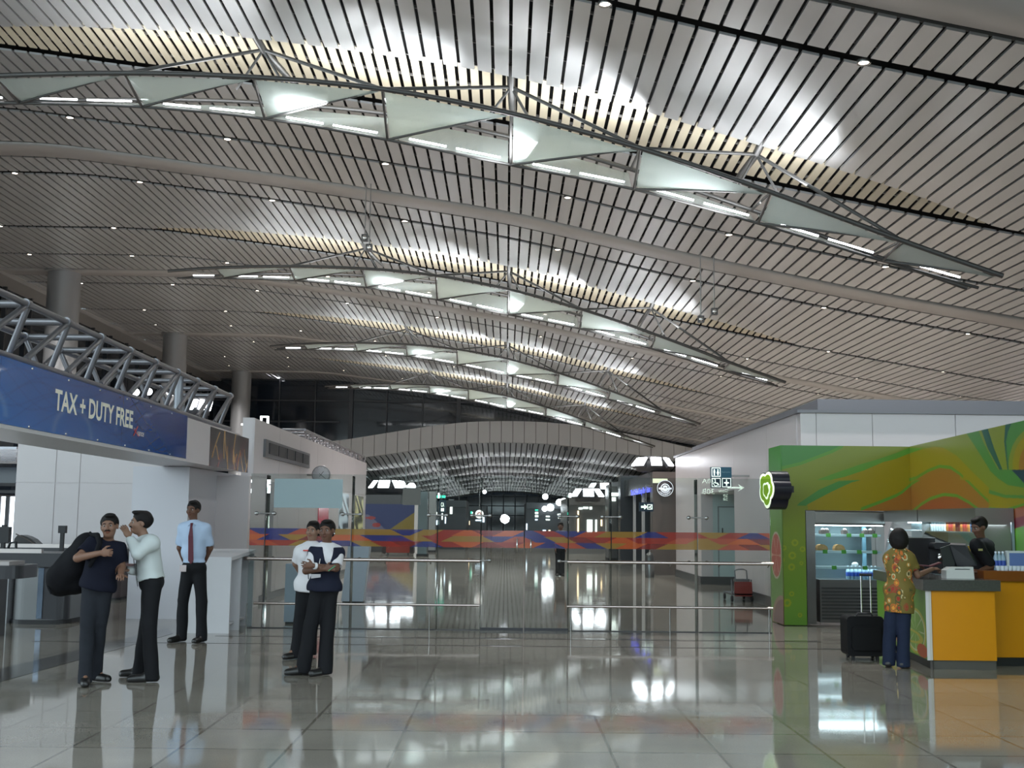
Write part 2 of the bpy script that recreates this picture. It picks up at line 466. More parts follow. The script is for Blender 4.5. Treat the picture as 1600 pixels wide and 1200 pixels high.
# ------------------------------------------------------------------ floor
def floor_mat():
    m = mat('granite_floor', (.3,.28,.25), .10)
    nt = m.node_tree; b = nt.nodes['Principled BSDF']; L = nt.links.new; N = nt.nodes.new
    tc = N('ShaderNodeTexCoord'); mp = N('ShaderNodeMapping'); L(tc.outputs['Object'], mp.inputs[0])
    br = N('ShaderNodeTexBrick'); br.offset = 0; br.inputs['Scale'].default_value = 1; br.inputs['Brick Width'].default_value = .75; br.inputs['Row Height'].default_value = .75
    br.inputs['Mortar Size'].default_value = .016; br.inputs['Mortar Smooth'].default_value = .8
    br.inputs['Color1'].default_value = (*srgb(150,143,133), 1); br.inputs['Color2'].default_value = (*srgb(140,133,123), 1); br.inputs['Mortar'].default_value = (*srgb(108,100,90), 1)
    L(mp.outputs[0], br.inputs['Vector'])
    n1 = N('ShaderNodeTexNoise'); n1.inputs['Scale'].default_value = 90; n1.inputs['Detail'].default_value = 3; L(tc.outputs['Object'], n1.inputs['Vector'])
    n2 = N('ShaderNodeTexNoise'); n2.inputs['Scale'].default_value = 1.1; n2.inputs['Detail'].default_value = 4; L(tc.outputs['Object'], n2.inputs['Vector'])
    a1 = N('ShaderNodeMapRange'); a1.inputs['To Min'].default_value = .80; a1.inputs['To Max'].default_value = 1.2; L(n1.outputs['Fac'], a1.inputs['Value'])
    a2 = N('ShaderNodeMapRange'); a2.inputs['From Min'].default_value = .3; a2.inputs['From Max'].default_value = .7; a2.inputs['To Min'].default_value = .85; a2.inputs['To Max'].default_value = 1.1; L(n2.outputs['Fac'], a2.inputs['Value'])
    mu = N('ShaderNodeMath'); mu.operation = 'MULTIPLY'; L(a1.outputs[0], mu.inputs[0]); L(a2.outputs[0], mu.inputs[1])
    mx = N('ShaderNodeMix'); mx.data_type = 'RGBA'; mx.blend_type = 'MULTIPLY'; mx.inputs[0].default_value = 1; L(br.outputs['Color'], mx.inputs[6]); L(mu.outputs[0], mx.inputs[7])
    L(mx.outputs[2], b.inputs['Base Color'])
    rr = N('ShaderNodeMapRange'); rr.inputs['To Min'].default_value = .03; rr.inputs['To Max'].default_value = .085; L(n2.outputs['Fac'], rr.inputs['Value']); L(rr.outputs[0], b.inputs['Roughness'])
    n3 = N('ShaderNodeTexNoise'); n3.inputs['Scale'].default_value = 2.2; n3.inputs['Detail'].default_value = 2; L(tc.outputs['Object'], n3.inputs['Vector'])
    bp = N('ShaderNodeBump'); bp.inputs['Strength'].default_value = .12; bp.inputs['Distance'].default_value = .004; L(n3.outputs['Fac'], bp.inputs['Height']); L(bp.outputs[0], b.inputs['Normal'])
    b.inputs['Specular IOR Level'].default_value = .6
    return m
M_floor = floor_mat()
mb = MB(); mb.add([(-60,-30,0),(60,-30,0),(60,260,0),(-60,260,0)], [(0,1,2,3)])
struct(mb, 'floor', M_floor)
# darker inlaid granite bands
M_band = mat('dark_granite_inlay', (.085,.078,.072), .1, var=.15, vscale=40)
mb = MB()
mb.box((-3.9, 15.85, .0005), (4.3, 16.0, .003)); mb.box((-6, 14.95, .0005), (6, 15.03, .003))
P = [at(-20,1050,Z=.002), at(-20,1071,Z=.002), at(270,990,Z=.002), at(262,981,Z=.002)]
mb.add(P, [(0,1,2,3)])
struct(mb, 'trim_20', M_band)

# ------------------------------------------------------------------ end wall glazing and far concourse
M_dglass = mat('dark_curtain_glass', (.012,.018,.028), .06, spec=.8)
mb = MB()
def ztop_w(x): return G(x)+.5
xs = np.linspace(XL-8, XR+6, 70)
V = []
for x in xs:
    lo = 1.6+float(np.interp(x, [-40,-13,-6,0,6,12,18,40], [6.3,6.3,7.2,7.7,7.25,6.4,5.4,5.0]))-.2
    lo = min(lo, G(x)-.1) if x > 5 else lo
    V += [(x, 93.0, lo if -13.5 < x < 16 else 0), (x, 93.0, ztop_w(x))]
mb.add(V, [(2*i, 2*i+2, 2*i+3, 2*i+1) for i in range(len(xs)-1)])
struct(mb, 'window_1', M_dglass)
mb = MB()
M_mull = mat('mullion_grey', (.055,.055,.06), .4, .4)
for i, x in enumerate(np.arange(-30, 14, 2.9)):
    w = .32 if i % 3 == 0 else .07
    mb.box((x-w/2, 92.7, 0 if x < -13.5 else 7.2), (x+w/2, 92.95, G(x)+.3))
for z in np.arange(2.5, 13.2, 1.7):
    xr = 14 if z > 9.4 else -13.5
    mb.box((-31, 92.8, z-.06), (xr, 92.94, z+.06))
struct(mb, 'trim_21', M_mull)
# left side glazing beyond the columns
mb = MB(); mb.add([(-24.5,20,0),(-24.5,93,0),(-24.5,93,13.5),(-24.5,20,13.5)], [(0,1,2,3)])
struct(mb, 'window_2', M_dglass)
mb = MB()
for y in np.arange(22, 93, 3): mb.box((-24.45, y-.06, 0), (-24.25, y+.06, 12.9))
for z in np.arange(2.5, 13, 2.1): mb.box((-24.45, 20, z-.05), (-24.3, 93, z+.05))
struct(mb, 'trim_22', M_mull)

# arched fascia
AX = [-14.5,-12.9,-10,-6,-3,0,3,6,10.8,14,16.5]
AT = [6.0,6.2,6.7,7.4,7.75,7.85,7.8,7.55,6.75,6.0,5.5]
AB = [4.45,4.65,5.0,5.65,6.05,6.15,6.08,5.8,5.2,4.7,4.45]
def sm(X, Z):
    g = np.linspace(-20, 22, 421); z = np.interp(g, X, Z); kk = np.exp(-(np.arange(-18, 19)/9.0)**2); kk /= kk.sum()
    return g, np.convolve(np.pad(z, 18, 'edge'), kk, 'valid')
_ag, _at = sm(AX, AT); _, _ab = sm(AX, AB)
fa = lambda x: 1.6+float(np.interp(x, _ag, _at)); fb = lambda x: 1.6+float(np.interp(x, _ag, _ab))
M_fascia = mat('fascia_panel', (.58,.58,.585), .45)
mb = MB()
x = -14.2
while x < 16.4:
    x1 = x+.88
    P = [(x,91.9,fb(x)),(x1,91.9,fb(x1)),(x1,92.6,fb(x1)),(x,92.6,fb(x)),(x,91.9,fa(x)),(x1,91.9,fa(x1)),(x1,92.6,fa(x1)),(x,92.6,fa(x))]
    mb.hexa(P); x += .92
tag(mb.build('arched_fascia', M_fascia), kind='structure')
bpy.data.objects['arched_fascia'].name = 'wall_arch'
mb = MB()   # dark backing of the joints
x = -14.2
while x < 16.3:
    x1 = x+.9; mb.hexa([(x,92.05,fb(x)+.02),(x1,92.05,fb(x1)+.02),(x1,92.7,fb(x1)+.02),(x,92.7,fb(x)+.02),(x,92.05,fa(x)-.02),(x1,92.05,fa(x1)-.02),(x1,92.7,fa(x1)-.02),(x,92.7,fa(x)-.02)]); x += .9
struct(mb, 'trim_23', M_dark)
# vaulted slat ceiling of the far concourse
M_slat2 = mat('far_ceiling_panel', (.46,.46,.455), .3, .5)
mb = MB()
def gz(x, y): return fb(x)-.02+.32*math.cos(2*PI*(y-92)/17.0)-.32
ys = np.linspace(92.3, 246, 74)
x = -16
while x < 17:
    V = []
    for y in ys:
        for xx in (x, x+.36): V.append((xx, y, gz(xx, y)))
    mb.add(V, [(2*i, 2*i+2, 2*i+3, 2*i+1) for i in range(len(ys)-1)], True)
    x += .455
mb.cur = 1
V = []
for x in np.linspace(-16.5, 17.5, 30): V += [(x, 92.3, fb(x)+.5), (x, 246, fb(x)+.5)]
mb.add(V, [(2*i, 2*i+1, 2*i+3, 2*i+2) for i in range(29)])
struct(mb, 'ceiling', [M_slat2, M_dark])
mb = MB(); mb.add([(-40,247,0),(40,247,0),(40,247,12),(-40,247,12)], [(0,1,2,3)]); struct(mb, 'window_3', M_dglass)
mb = MB()
for x in np.arange(-18, 19, 2.5): mb.box((x-.12, 246.5, 0), (x+.12, 246.8, 9))
for z in (2.5, 4.5, 6.5): mb.box((-18, 246.5, z-.1), (18, 246.8, z+.1))
struct(mb, 'trim_24', M_mull)
M_fw = mat('far_wall', (.16,.155,.155), .4, var=.1)
mb = MB(); mb.box((-17.2,92.6,0),(-16.8,247,7)); struct(mb, 'wall_far_left', M_fw)
mb = MB(); mb.box((17,92.6,0),(17.4,247,7)); struct(mb, 'wall_far_right', M_fw)
# right boundary wall of the hall (beyond the right shops)
mb = MB(); mb.box((27.2, 10, 0), (27.5, 93, 8)); struct(mb, 'wall_right', M_wall)

# uplights on the far concourse, washing its waved ceiling
for y in (104, 121, 138, 155, 172, 189, 206, 223):
    for x in (-10, -3.3, 3.3, 10):
        la = bpy.data.lights.new('far_uplight', 'AREA'); la.shape = 'RECTANGLE'; la.size = 6.6; la.size_y = .4; la.energy = 95; la.color = (.92,.97,1)
        lo = bpy.data.objects.new('far_uplight', la); C.objects.link(lo); lo.location = (x, y, fb(x)-1.6); lo.rotation_euler = (PI, 0, 0)

struct(MB().box((-24.7, 18, 12.55), (-23.2, 93, 12.75)), 'trim_25', M_girder)
struct(MB().box((-24.9, 18, 0), (-24.6, 93, 14)), 'wall_side_left', M_dark)
# ================================================================== LEFT SIDE
XS = -4.65
def plane_text(mb, s, tl, bl, tr, X, bold=.01, off=.004):
    """lettering on a wall plane x = X given three photo corners"""
    a = at(*tl, X=X); b = at(*bl, X=X); c = at(*tr, X=X)
    return text_on(mb, s, (X, a.y, b.z), (0, c.y-a.y, 0), (0,0,1), abs(c.y-a.y), a.z-b.z, bold, off)
zt = at(292,650,X=XS).z; zb = at(292,717,X=XS).z; ye = at(292,680,X=XS).y
root = thing('fascia_sign', 'long blue shop fascia sign lettered TAX + DUTY FREE on the left', 'sign', (XS, 8.5, zb))
def f_sign(u, v):
    n = len(u); c = np.zeros((n, 3))
    L = np.array(srgb(44,120,200)); D = np.array(srgb(22,62,132))
    t = np.clip(u*1.0+.25*(v-.5), 0, 1)[:, None]
    c = L*(1-t)+D*t
    s = u*9.0
    for k in range(9):
        w = .35+.3*np.sin(s*1.3+k*.9)+.12*np.sin(s*3.1+k)+.05*k
        d = np.abs(v-w)
        c = c*(1-(np.exp(-(d/.012)**2)*.22)[:, None])
    # pale arcs and a few bright ring marks
    for (cu, cv, r, a) in ((.33,.1,.42,.25),(.55,.0,.5,.2),(.72,.25,.3,.12)):
        rr = np.hypot((s-cu*9), (v-cv)*1.0); m = np.exp(-((rr-r)/.05)**2)*a*(v > cv)
        c = c*(1-m[:, None])+np.array(srgb(120,170,215))*m[:, None]
    for j in (.36,.71): c *= (1-.35*(np.abs(u-j) < .0015))[:, None]
    return c
y0s = 7.0
paint_panel('sign_face', painted_mat('sign_vinyl', .12, coat=.3), root, (XS, y0s, zb), (0, ye-y0s, 0), (0,0,zt-zb), 600, 40, f_sign, thick=(-.08,0,0))
mb = MB(); plane_text(mb, 'TAX + DUTY FREE', (86.3,607), (87.5,641.5), (208,642), XS, .028)
text = part(mb, 'lettering', mat('sign_white', (.95,.93,.80), .4), root)
mb = MB(); plane_text(mb, 'uance', (214,673.5), (214,680.5), (224.5,675.5), XS, .02); part(mb, 'small_lettering', mat('sign_white2', (.75,.72,.72), .4), root)
mb = MB(); plane_text(mb, 'by', (209,667.5), (209,671.5), (211.5,669), XS, .0); part(mb, 'small_lettering', MATS['sign_white2'], root)
mb = MB()
for a, b in (((209,681),(215,666)), ((209.5,671),(216.5,682))):
    p = at(*a, X=XS+.006); q = at(*b, X=XS+.006); d = Vector((0,.03,0)); mb.add([p-d, p+d*.3, q+d, q-d*.3], [(0,1,2,3)])
part(mb, 'red_mark', mat('sign_red', srgb(200,50,40), .4), root)
mb = MB()
for y in np.arange(7.4, ye, .95):
    for z in (zb+.02, zt-.03): mb.lathe([(.012,0),(.012,.01),(0,.012)], (XS, y, z), 6, 'x')
part(mb, 'fixing_studs', M_chrome, root)['kind'] = 'stuff'
# boxed soffit under the sign
struct(MB().box((-5.49, 5.5, zb-.04), (XS+.001, ye+.03, zb-.003)), 'trim_30', M_white)
struct(MB().box((-5.49, ye+.03, zb-.04), (XS, 20.19, zt-.02)), 'wall_left_fascia', M_wall)
# frontal inner wall, with panel joints
def panel_wall(name, x0, x1, y, z0, z1, th, cols, rows, m, g=.012):
    mb = MB(); mb.box((x0, y+.015, z0), (x1, y+th, z1))
    cs = [x0]+cols+[x1]; rs = [z0]+rows+[z1]
    for i in range(len(cs)-1):
        for j in range(len(rs)-1):
            mb.box((cs[i]+(g/2 if i else 0), y, rs[j]+(g/2 if j else 0)), (cs[i+1]-(g/2 if i < len(cs)-2 else 0), y+.02, rs[j+1]-(g/2 if j < len(rs)-2 else 0)))
    return struct(mb, name, m)
YW = 23.4
panel_wall('wall_inner_left', at(22,800,Y=YW).x, at(215,800,Y=YW).x+.8, YW, 0, 3.75, .2, [at(84,800,Y=YW).x, at(122,800,Y=YW).x], [at(100,755,Y=YW).z], M_wall, .02)
PA = 18.4
x0, x1 = at(201,900,Y=PA).x, at(288,900,Y=PA).x
struct(MB().box((at(209,900,Y=PA).x, PA, 0), (x1, 23.35, zb-.05)), 'wall_pier_left', mat('pale_blue_wall', (.56,.55,.59), .4))
struct(MB().box((x0, PA-.03, 0), (x1+.02, PA, zb-.05)), 'trim_31', MATS['pale_blue_wall'])
struct(MB().box((x1-.3, 21.5, 0), (-4.75, 21.7, zb-.1)), 'wall_return_left', mat('pale_blue_wall2', (.58,.60,.63), .4))
P2 = 20.2
struct(MB().box((at(323,900,Y=P2).x, P2, 0), (at(384,900,Y=P2).x, P2+1.1, zb-.12)), 'wall_pier_front', M_wall)
# daylight window seen past the inner wall
mw = mat('daylight_pane', (1,1,1), .3, emit=(.80,.90,1), es=2.2)
Yd = 30.0
mb = MB(); a = at(-60,775,Y=Yd); b = at(24,905,Y=Yd); mb.box((a.x, Yd, b.z), (b.x, Yd+.02, a.z)); struct(mb, 'window_4', mw)
mb = MB(); 
for y in (757, 768, 850, 866, 880): z = at(0,y,Y=Yd).z; mb.box((at(-60,775,Y=Yd).x, Yd-.05, z-.04), (b.x, Yd, z+.04))
for x in (-2, 12): X = at(x,800,Y=Yd).x; mb.box((X-.05, Yd-.05, b.z), (X+.05, Yd, a.z))
struct(mb, 'trim_32', M_mull)
mb = MB(); mb.box((a.x, Yd, at(0,757,Y=Yd).z), (b.x, Yd+.1, at(0,730,Y=Yd).z)); struct(mb, 'window_5', mat('blue_dark_pane', (.03,.05,.09), .1))
mb = MB()
for i in range(9):
    y = 24.0+i*.8; mb.box((a.x-3, y, 2.95), (at(26,700,Y=y).x, y+.5, 3.0))
struct(mb, 'ceiling', mat('low_ceiling_strip', (.5,.5,.55), .3, .3))

# botanical poster
PX = XS+.004
pr = at(328,728,X=PX); pz1 = at(388,685,X=PX).z; y0p, y1p = at(328,700,X=PX).y, at(388.5,700,X=PX).y
root = thing('wall_poster', 'dark poster of golden and red grasses beside the blue sign', 'poster', (PX, y0p, pr.z))
rs = np.random.RandomState(4)
strk = [(rs.rand()*1.3, rs.rand()*.5-.2, (rs.rand()-.5)*1.2, rs.rand()*.6+.3, rs.choice(3)) for _ in range(34)]
def f_post(u, v):
    c = np.tile(np.array(srgb(34,24,26)), (len(u), 1)); u2 = u*1.2
    c *= (1+.5*np.sin(u2*7+np.sin(v*5)*2))[:, None]
    for (a, b, sl, ln, k) in strk:
        x = a-.05+sl*(v-b)*.6+.1*(v-b)**2
        m = np.exp(-((u2-x)/.016)**2)*(v > b)*(v < b+ln)*.8
        col = np.array([srgb(190,150,90), srgb(150,52,40), srgb(120,80,50)][k])
        c = c*(1-m[:, None])+col*m[:, None]
    return np.clip(c, 0, 1)
paint_panel('poster_print', painted_mat('poster_print', .25), root, (PX, y0p, pr.z), (0, y1p-y0p, 0), (0,0,pz1-pr.z), 120, 80, f_post, thick=(-.03,0,0))

# tall white block running away on the left
yb0 = at(397,700,X=XS).y; yb1 = at(572,760,X=XS).y; zt1 = at(397,652,X=XS).z
xf = at(378,700,Y=yb0).x
joints = [yb0+2.4*i for i in range(1, 8)]
mb = MB(); mb.box((xf, yb0, 0), (XS-.02, yb1, zt1))
ys_ = [yb0]+joints+[yb1]; zr = [.12, 2.35, zt1]
for i in range(len(ys_)-1):
    for j in range(2):
        mb.box((XS-.02, ys_[i]+.008, zr[j]+.008), (XS, ys_[i+1]-.008, zr[j+1]-.008))
struct(mb, 'wall_left', M_wall)
struct(MB().box((XS-.0, yb0, 0), (XS+.02, yb1, .12)), 'baseboard_left', mat('dark_skirting', (.07,.068,.07), .3))
ya, yc = at(414,800,X=XS).y, at(427,800,X=XS).y
struct(MB().box((XS-.01, ya, .12), (XS+.006, yc, at(420,752,X=XS).z)), 'door_1', mat('grey_door', (.20,.205,.215), .3))
# vent grille
root = thing('air_grille', 'long dark louvred air grille high on the left white wall', 'vent', (XS, 24, 3))
P = [at(412,686,X=XS), at(481,715,X=XS), at(481,729,X=XS), at(412,714,X=XS)]
y0g, y1g = P[0].y, P[1].y; z0g, z1g = P[3].z, P[0].z
part(MB().box((XS, y0g, z0g), (XS+.05, y1g, z1g)), 'frame', mat('grille_frame', (.13,.13,.135), .35, .4), root)
for i in range(5):
    a = y0g+(y1g-y0g)*(.06+.185*i); b = a+(y1g-y0g)*.16
    part(MB().box((XS+.05, a, z0g+(z1g-z0g)*.22), (XS+.065, b, z0g+(z1g-z0g)*.85)), 'louvre', M_black, root)
# clock on a bracket
Yc = 27.0; c = at(502,742,Y=Yc)
root = thing('wall_clock', 'round white double-faced clock on a bracket from the left wall', 'clock', tuple(c))
part(MB().lathe([(.0,-.06),(.2,-.06),(.215,-.05),(.215,.05),(.2,.06),(0,.06)], c, 28, 'y'), 'case', mat('clock_grey', (.30,.30,.32), .3), root)
part(MB().lathe([(0,-.065),(.19,-.065),(.19,-.06)], c, 28, 'y'), 'dial', mat('clock_dial', (.62,.62,.66), .3), root)
mb = MB()
for k in range(12):
    t = PI*k/6; a = Vector((math.sin(t), 0, math.cos(t))); mb.tube(c+a*.165+Vector((0,-.068,0)), c+a*.182+Vector((0,-.068,0)), .004, n=4)
part(mb, 'hour_marks', M_black, root)['kind'] = 'stuff'
for ang, ln in ((R_(128), .15), (R_(38), .10)): part(MB().tube(c+Vector((-math.sin(ang)*.05,-.07,-math.cos(ang)*.05)), c+Vector((math.sin(ang)*ln,-.07,math.cos(ang)*ln)), .006, n=4), 'clock_hand', M_black, root)
part(MB().tube((XS, Yc, c.z), (c.x-.2, Yc, c.z), .025), 'bracket', M_steel, root)
# shop display strips on the far part of the left wall
for (x0, x1, y0, y1, cols, nm, lab) in ((497,512,793,818,(srgb(190,70,90), srgb(150,30,45)), 'advertising_panel', 'small pink and red advert panel on the left wall above the women'),
    (530,543,770,826,(srgb(200,215,225), srgb(30,30,32)), 'display_window', 'narrow silvery display window on the left white wall'),
    (555,566,774,826,(srgb(60,55,30), srgb(210,205,150)), 'display_window', 'narrow black and gold display window at the end of the left wall')):
    a = at(x0,y0,X=XS); b = at(x1,y1,X=XS)
    root = thing(nm, lab, 'display', (XS, a.y, b.z))
    A, B = np.array(cols[0]), np.array(cols[1])
    def f(u, v, A=A, B=B):
        t = (.5+.5*np.sin(u*9+3*np.sin(v*7+u*3)+v*4))[:, None]**1.5; return A*(1-t)+B*t
    paint_panel('print', painted_mat('display_print', .15, emit=.25), root, (XS+.018, a.y, b.z), (0, b.y-a.y, 0), (0,0,a.z-b.z), 30, 60, f, thick=(-.014,0,0))

# ------------------------------------------------ tube truss above the sign
XA, XB_ = -4.82, -5.72
zT = at(104,503,X=XA).z; zB = zt+.07
yj = [at(x, y, X=XA).y for x, y in ((42,475),(105,503),(157,527),(204,549),(242,567),(277,581),(308,596),(335,607),(360,619))]
dY = (yj[-1]-yj[0])/8
yj = [yj[0]+dY*i for i in range(-5, 9)]
root = thing('lighting_truss', 'grey round-tube box truss running above the blue sign', 'truss', (XA, yj[0], zB))
M_alu = mat('truss_tube', (.20,.195,.21), .35, .7)
for X in (XA, XB_):
    part(MB().tube((X, yj[0]-.5, zT), (X, yj[-1]+.05, zT), .035, n=12), 'top_chord', M_alu, root)
    part(MB().tube((X, yj[0]-.5, zB), (X, yj[-1]+.05, zB), .035, n=12), 'bottom_chord', M_alu, root)
for i, y in enumerate(yj):
    part(MB().tube((XA, y, zT), (XB_, y, zT), .04, n=10), 'cross_bar', M_alu, root)
    for X in (XA, XB_):
        part(MB().tube((X, y-.045, zT), (X, y+.045, zT), .05, n=12), 'joint_collar', M_alu, root)
        if i: part(MB().tube((X, y-.04, zT-.03), (X, y-dY*.95, zB+.03), .032, n=10), 'diagonal', M_alu, root)
        part(MB().tube((X, y+.02, zT-.03), (X*.5+(XA+XB_)*.25, y+dY*.1, zB), .034, n=10), 'vertical', M_alu, root)
# slender post in the truss
p = at(278,640,X=-5.0)
tag(MB().lathe([(.065,0),(.065,at(278,587,X=-5.0).z-zb)], (-5.0, p.y+.0, zb), 20).build('sign_post', mat('post_grey', (.30,.31,.34), .35, .4)), 'slim grey post rising through the tube truss near the sign end', 'post')
# second smaller truss along the top of the long white block
root = thing('roof_truss', 'small distant tube truss lying along the top of the left white wall', 'truss', (XS, 28, zt1))
y = 27.0
pts = []
while y < yb1-.4: pts.append(y); y += 1.0
zc = zt1+.22
part(MB().tube((XS-.1, pts[0], zc), (XS-.1, pts[-1]+.5, zc), .035), 'top_chord', M_alu, root)
part(MB().tube((XS-.6, pts[0], zc), (XS-.6, pts[-1]+.5, zc), .035), 'top_chord', M_alu, root)
for y in pts:
    part(MB().tube((XS-.1, y, zc), (XS-.6, y, zc), .03, n=6), 'cross_bar', M_alu, root)
    part(MB().tube((XS-.1, y, zc), (XS-.1, y+.5, zt1), .025, n=6), 'diagonal', M_alu, root)
    part(MB().tube((XS-.1, y+1, zc), (XS-.1, y+.5, zt1), .025, n=6), 'diagonal', M_alu, root)
# lit box frame on top of the block
a = at(406,664,Y=23); b = at(419,650,Y=23)
root = thing('lit_frame', 'small glowing white square frame standing on the left white wall', 'light', (a.x, 23, a.z))
M_glow = mat('glow_strip', (1,1,1), .5, emit=(.93,1,.97), es=3)
z0 = zt1; z1 = b.z
for nm, lo, hi in (('side', (a.x, 23, z0), (a.x+.025, 23.1, z1)), ('side', (b.x-.025, 23, z0), (b.x, 23.1, z1)), ('top', (a.x+.025, 23, z1-.025), (b.x-.025, 23.1, z1))): part(MB().box(lo, hi), nm, M_glow, root)
a = at(377,654,Y=23)
part(MB().box((a.x, 23, z0), (at(405,654,Y=23).x, 23.1, z0+.03)), 'strip', M_glow, root)

# ------------------------------------------------ crown floodlights
M_flood = mat('floodlight', (1,1,1), .5, emit=(.90,.93,1), es=12)
M_house = mat('floodlight_housing', (.05,.05,.055), .5)
def crown(c, r, w, h, angs, label, mast=0, tilt=38, el=1.0, nm='floodlight_crown'):
    root = thing(nm, label, 'floodlight', tuple(c))
    c = Vector(c)
    part(MB().lathe([(r*.5, -h*.9),(r*.75,-h*.8),(r*.8,-h*.1),(r*.4,h*.5)], c, 16), 'hub', M_house, root)
    if mast: part(MB().tube(c-Vector((0,0,h*.85)), (c.x, c.y, mast), .07), 'mast', M_house, root)
    for an in angs:
        a = R_(an); n = Vector((math.sin(a), -math.cos(a), 0)); t = Vector((math.cos(a), math.sin(a), 0))
        up = Vector((0,0,1))*math.cos(R_(tilt))+n*(-math.sin(R_(tilt)))
        nn = t.cross(up)
        o = c+n*r*.8
        P = [o-t*w/2-up*h/2, o+t*w/2-up*h/2, o+t*w/2+up*h/2, o-t*w/2+up*h/2]
        hs = part(MB().prism([p-nn*.02 for p in P], -nn*.1), 'housing', M_house, root)
        part(MB().prism([P[0].lerp(P[2], .06)+nn*.012, P[1].lerp(P[3], .06)+nn*.012, P[2].lerp(P[0], .06)+nn*.012, P[3].lerp(P[1], .06)+nn*.012], -nn*.03), 'lamp_face', M_flood, hs)
    return root
cL = at(607,757,Y=62); crown(cL, 1.10, .67, .54, (-62,-10,42,70), 'crown of bright floodlights over the far left kiosk')
cR = at(1020,722,Y=35.6); crown(cR, .68, .36, .34, (-78,-48,4,55), 'large crown of bright floodlights above the right coffee shop')
cR2 = at(918,770,Y=55); crown(cR2, .8, .55, .5, (-60,0,55), 'crown of three round floodlights right of the hall centre', mast=at(918,779,Y=55).z)
cR3 = at(943,760,Y=60); crown(cR3, .9, .5, .4, (-60,0,60), 'smaller floodlight crown behind and above the three round floodlights', mast=at(918,781,Y=60).z)
cS = at(309,634,X=-7.0); crown(cS, .35, .38, .26, (10,52), 'bright floodlight pair glimpsed behind the tube truss end', tilt=-20, mast=.02)
for x, y in ((211,613),(231,612),(267,613),(435,587)):
    Y = 30 if x < 300 else 92; p = at(x, y, Y=Y); r = .12 if x < 300 else .26  # glowing ellipsoids; the far one sits just before the dark glass
    tag(MB().ell(p, (r,r*.6,r*.8)).build('spotlight', M_flood), {211:'leftmost small bright spot lamp behind the tube truss', 231:'second small bright spot lamp behind the tube truss', 267:'small faint spot lamp behind the right half of the tube truss', 435:'lone bright spot against the dark glass wall'}[x], 'lamp')

# ------------------------------------------------ white podiums and desks
M_pod = mat('podium_white', (.56,.55,.57), .4, var=.03)
yp = at(357,990,Z=0).y; xp0, xp1 = at(285,990,Y=yp).x, at(357,990,Y=yp).x
zp = at(357,874,Y=yp).z
root = thing('podium', 'white podium desk with open side shelves behind the man in the tie', 'podium', (xp0, yp, 0))
yq = yp+1.25; xq = at(395,975,Y=yq).x
part(MB().prism([(xp0,yp,zp-.02),(xp1,yp,zp-.02),(xq+.02,yq,zp+.06),(xp0,yq,zp+.06)], (0,0,.05)), 'top', M_pod, root)
part(MB().box((xp0, yp, 0), (xp1, yp+.04, zp-.02)), 'front_panel', M_pod, root)
part(MB().hexa([(xp0,yp+.04,0),(xp0+.04,yp+.04,0),(xp0+.04,yq,0),(xp0,yq,0),(xp0,yp+.04,zp-.02),(xp0+.04,yp+.04,zp-.02),(xp0+.04,yq,zp+.06),(xp0,yq,zp+.06)]), 'back_panel', M_pod, root)
for t in (.42, .96):
    y = yp+1.25*t; x = xp1+(xq-xp1)*t
    part(MB().box((xp0+.04, y-.02, 0), (x, y+.02, zp-.02+.08*t)), 'divider', M_pod, root)
part(MB().box((xp0+.04, yp+.04, .10), (xp1-.05, yq-.08, .13)), 'shelf', M_pod, root)
for (x0, x1, ytop, ybot, nm, lab) in ((443,472,881,975,'display_board','pale blue lectern panel behind the two women'), (533,567,852,942,'display_board','tall pale blue board just beyond the glass barrier, right of the women')):
    Y = at(x0, ybot, Z=0).y; X0, X1 = at(x0,ybot,Y=Y).x, at(x1,ybot,Y=Y).x; Z = at(x0,ytop,Y=Y).z
    root = thing(nm, lab, 'board', (X0, Y, 0))
    m = mat('pale_blue_board', (.47,.52,.62), .4)
    d = .10 if x0 > 500 else 0
    part(MB().hexa([(X0,Y,.03),(X1,Y,.03),(X1,Y+.35,.03),(X0,Y+.35,.03),(X0+d,Y+.02,Z),(X1+d,Y+.02,Z),(X1+d,Y+.3,Z),(X0+d,Y+.3,Z)]), 'body', m, root)
    part(MB().box((X0+.02, Y+.02, 0), (X1-.02, Y+.33, .03)), 'plinth', M_black, root)

# ------------------------------------------------ inspection counters at far left
M_cgrey = mat('counter_grey', (.20,.205,.21), .4); M_cdark = mat('counter_dark', (.035,.035,.04), .35)
Y1 = at(60,975,Z=0).y
X0, X1 = at(12,970,Y=Y1).x, at(101,970,Y=Y1).x
zc = at(50,885,Y=Y1).z; zt_ = at(50,864,Y=Y1).z
root = thing('inspection_counter', 'nearer dark-topped grey inspection counter at the left edge', 'counter', (X0, Y1, 0))
part(MB().rbox((X0, Y1, .06), (X1, Y1+.9, zc), .22, 8), 'body', M_cgrey, root)
part(MB().rbox((X0-.03, Y1-.03, 0), (X1+.03, Y1+.93, .06), .24, 8), 'plinth', M_black, root)
part(MB().rbox((X0+.33, Y1-.006, .07), (X1+.004, Y1+.3, zc-.01), .14, 8), 'dark_panel', M_cdark, root)
part(MB().box((X0+.42, Y1-.02, .08), (X0+.50, Y1-.006, zc-.02)), 'metal_strip', mat('blue_steel', (.25,.32,.42), .2, .9), root)
part(MB().rbox((X0-2.4, Y1-.1, zc), (X1-.0, Y1+.95, zt_), .05, 4), 'worktop', M_cdark, root)
part(MB().box((X0-2.4, Y1-.1, zt_), (at(69,860,Y=Y1).x, Y1-.02, zt_+.06)), 'edge_rail', mat('rail_pink_steel', (.62,.56,.54), .35, .5), root)
part(MB().box((X0-2.3, Y1+.0, .0), (X0-.02, Y1+.6, zc)), 'side_body', mat('counter_grey2', (.32,.32,.34), .5), root)
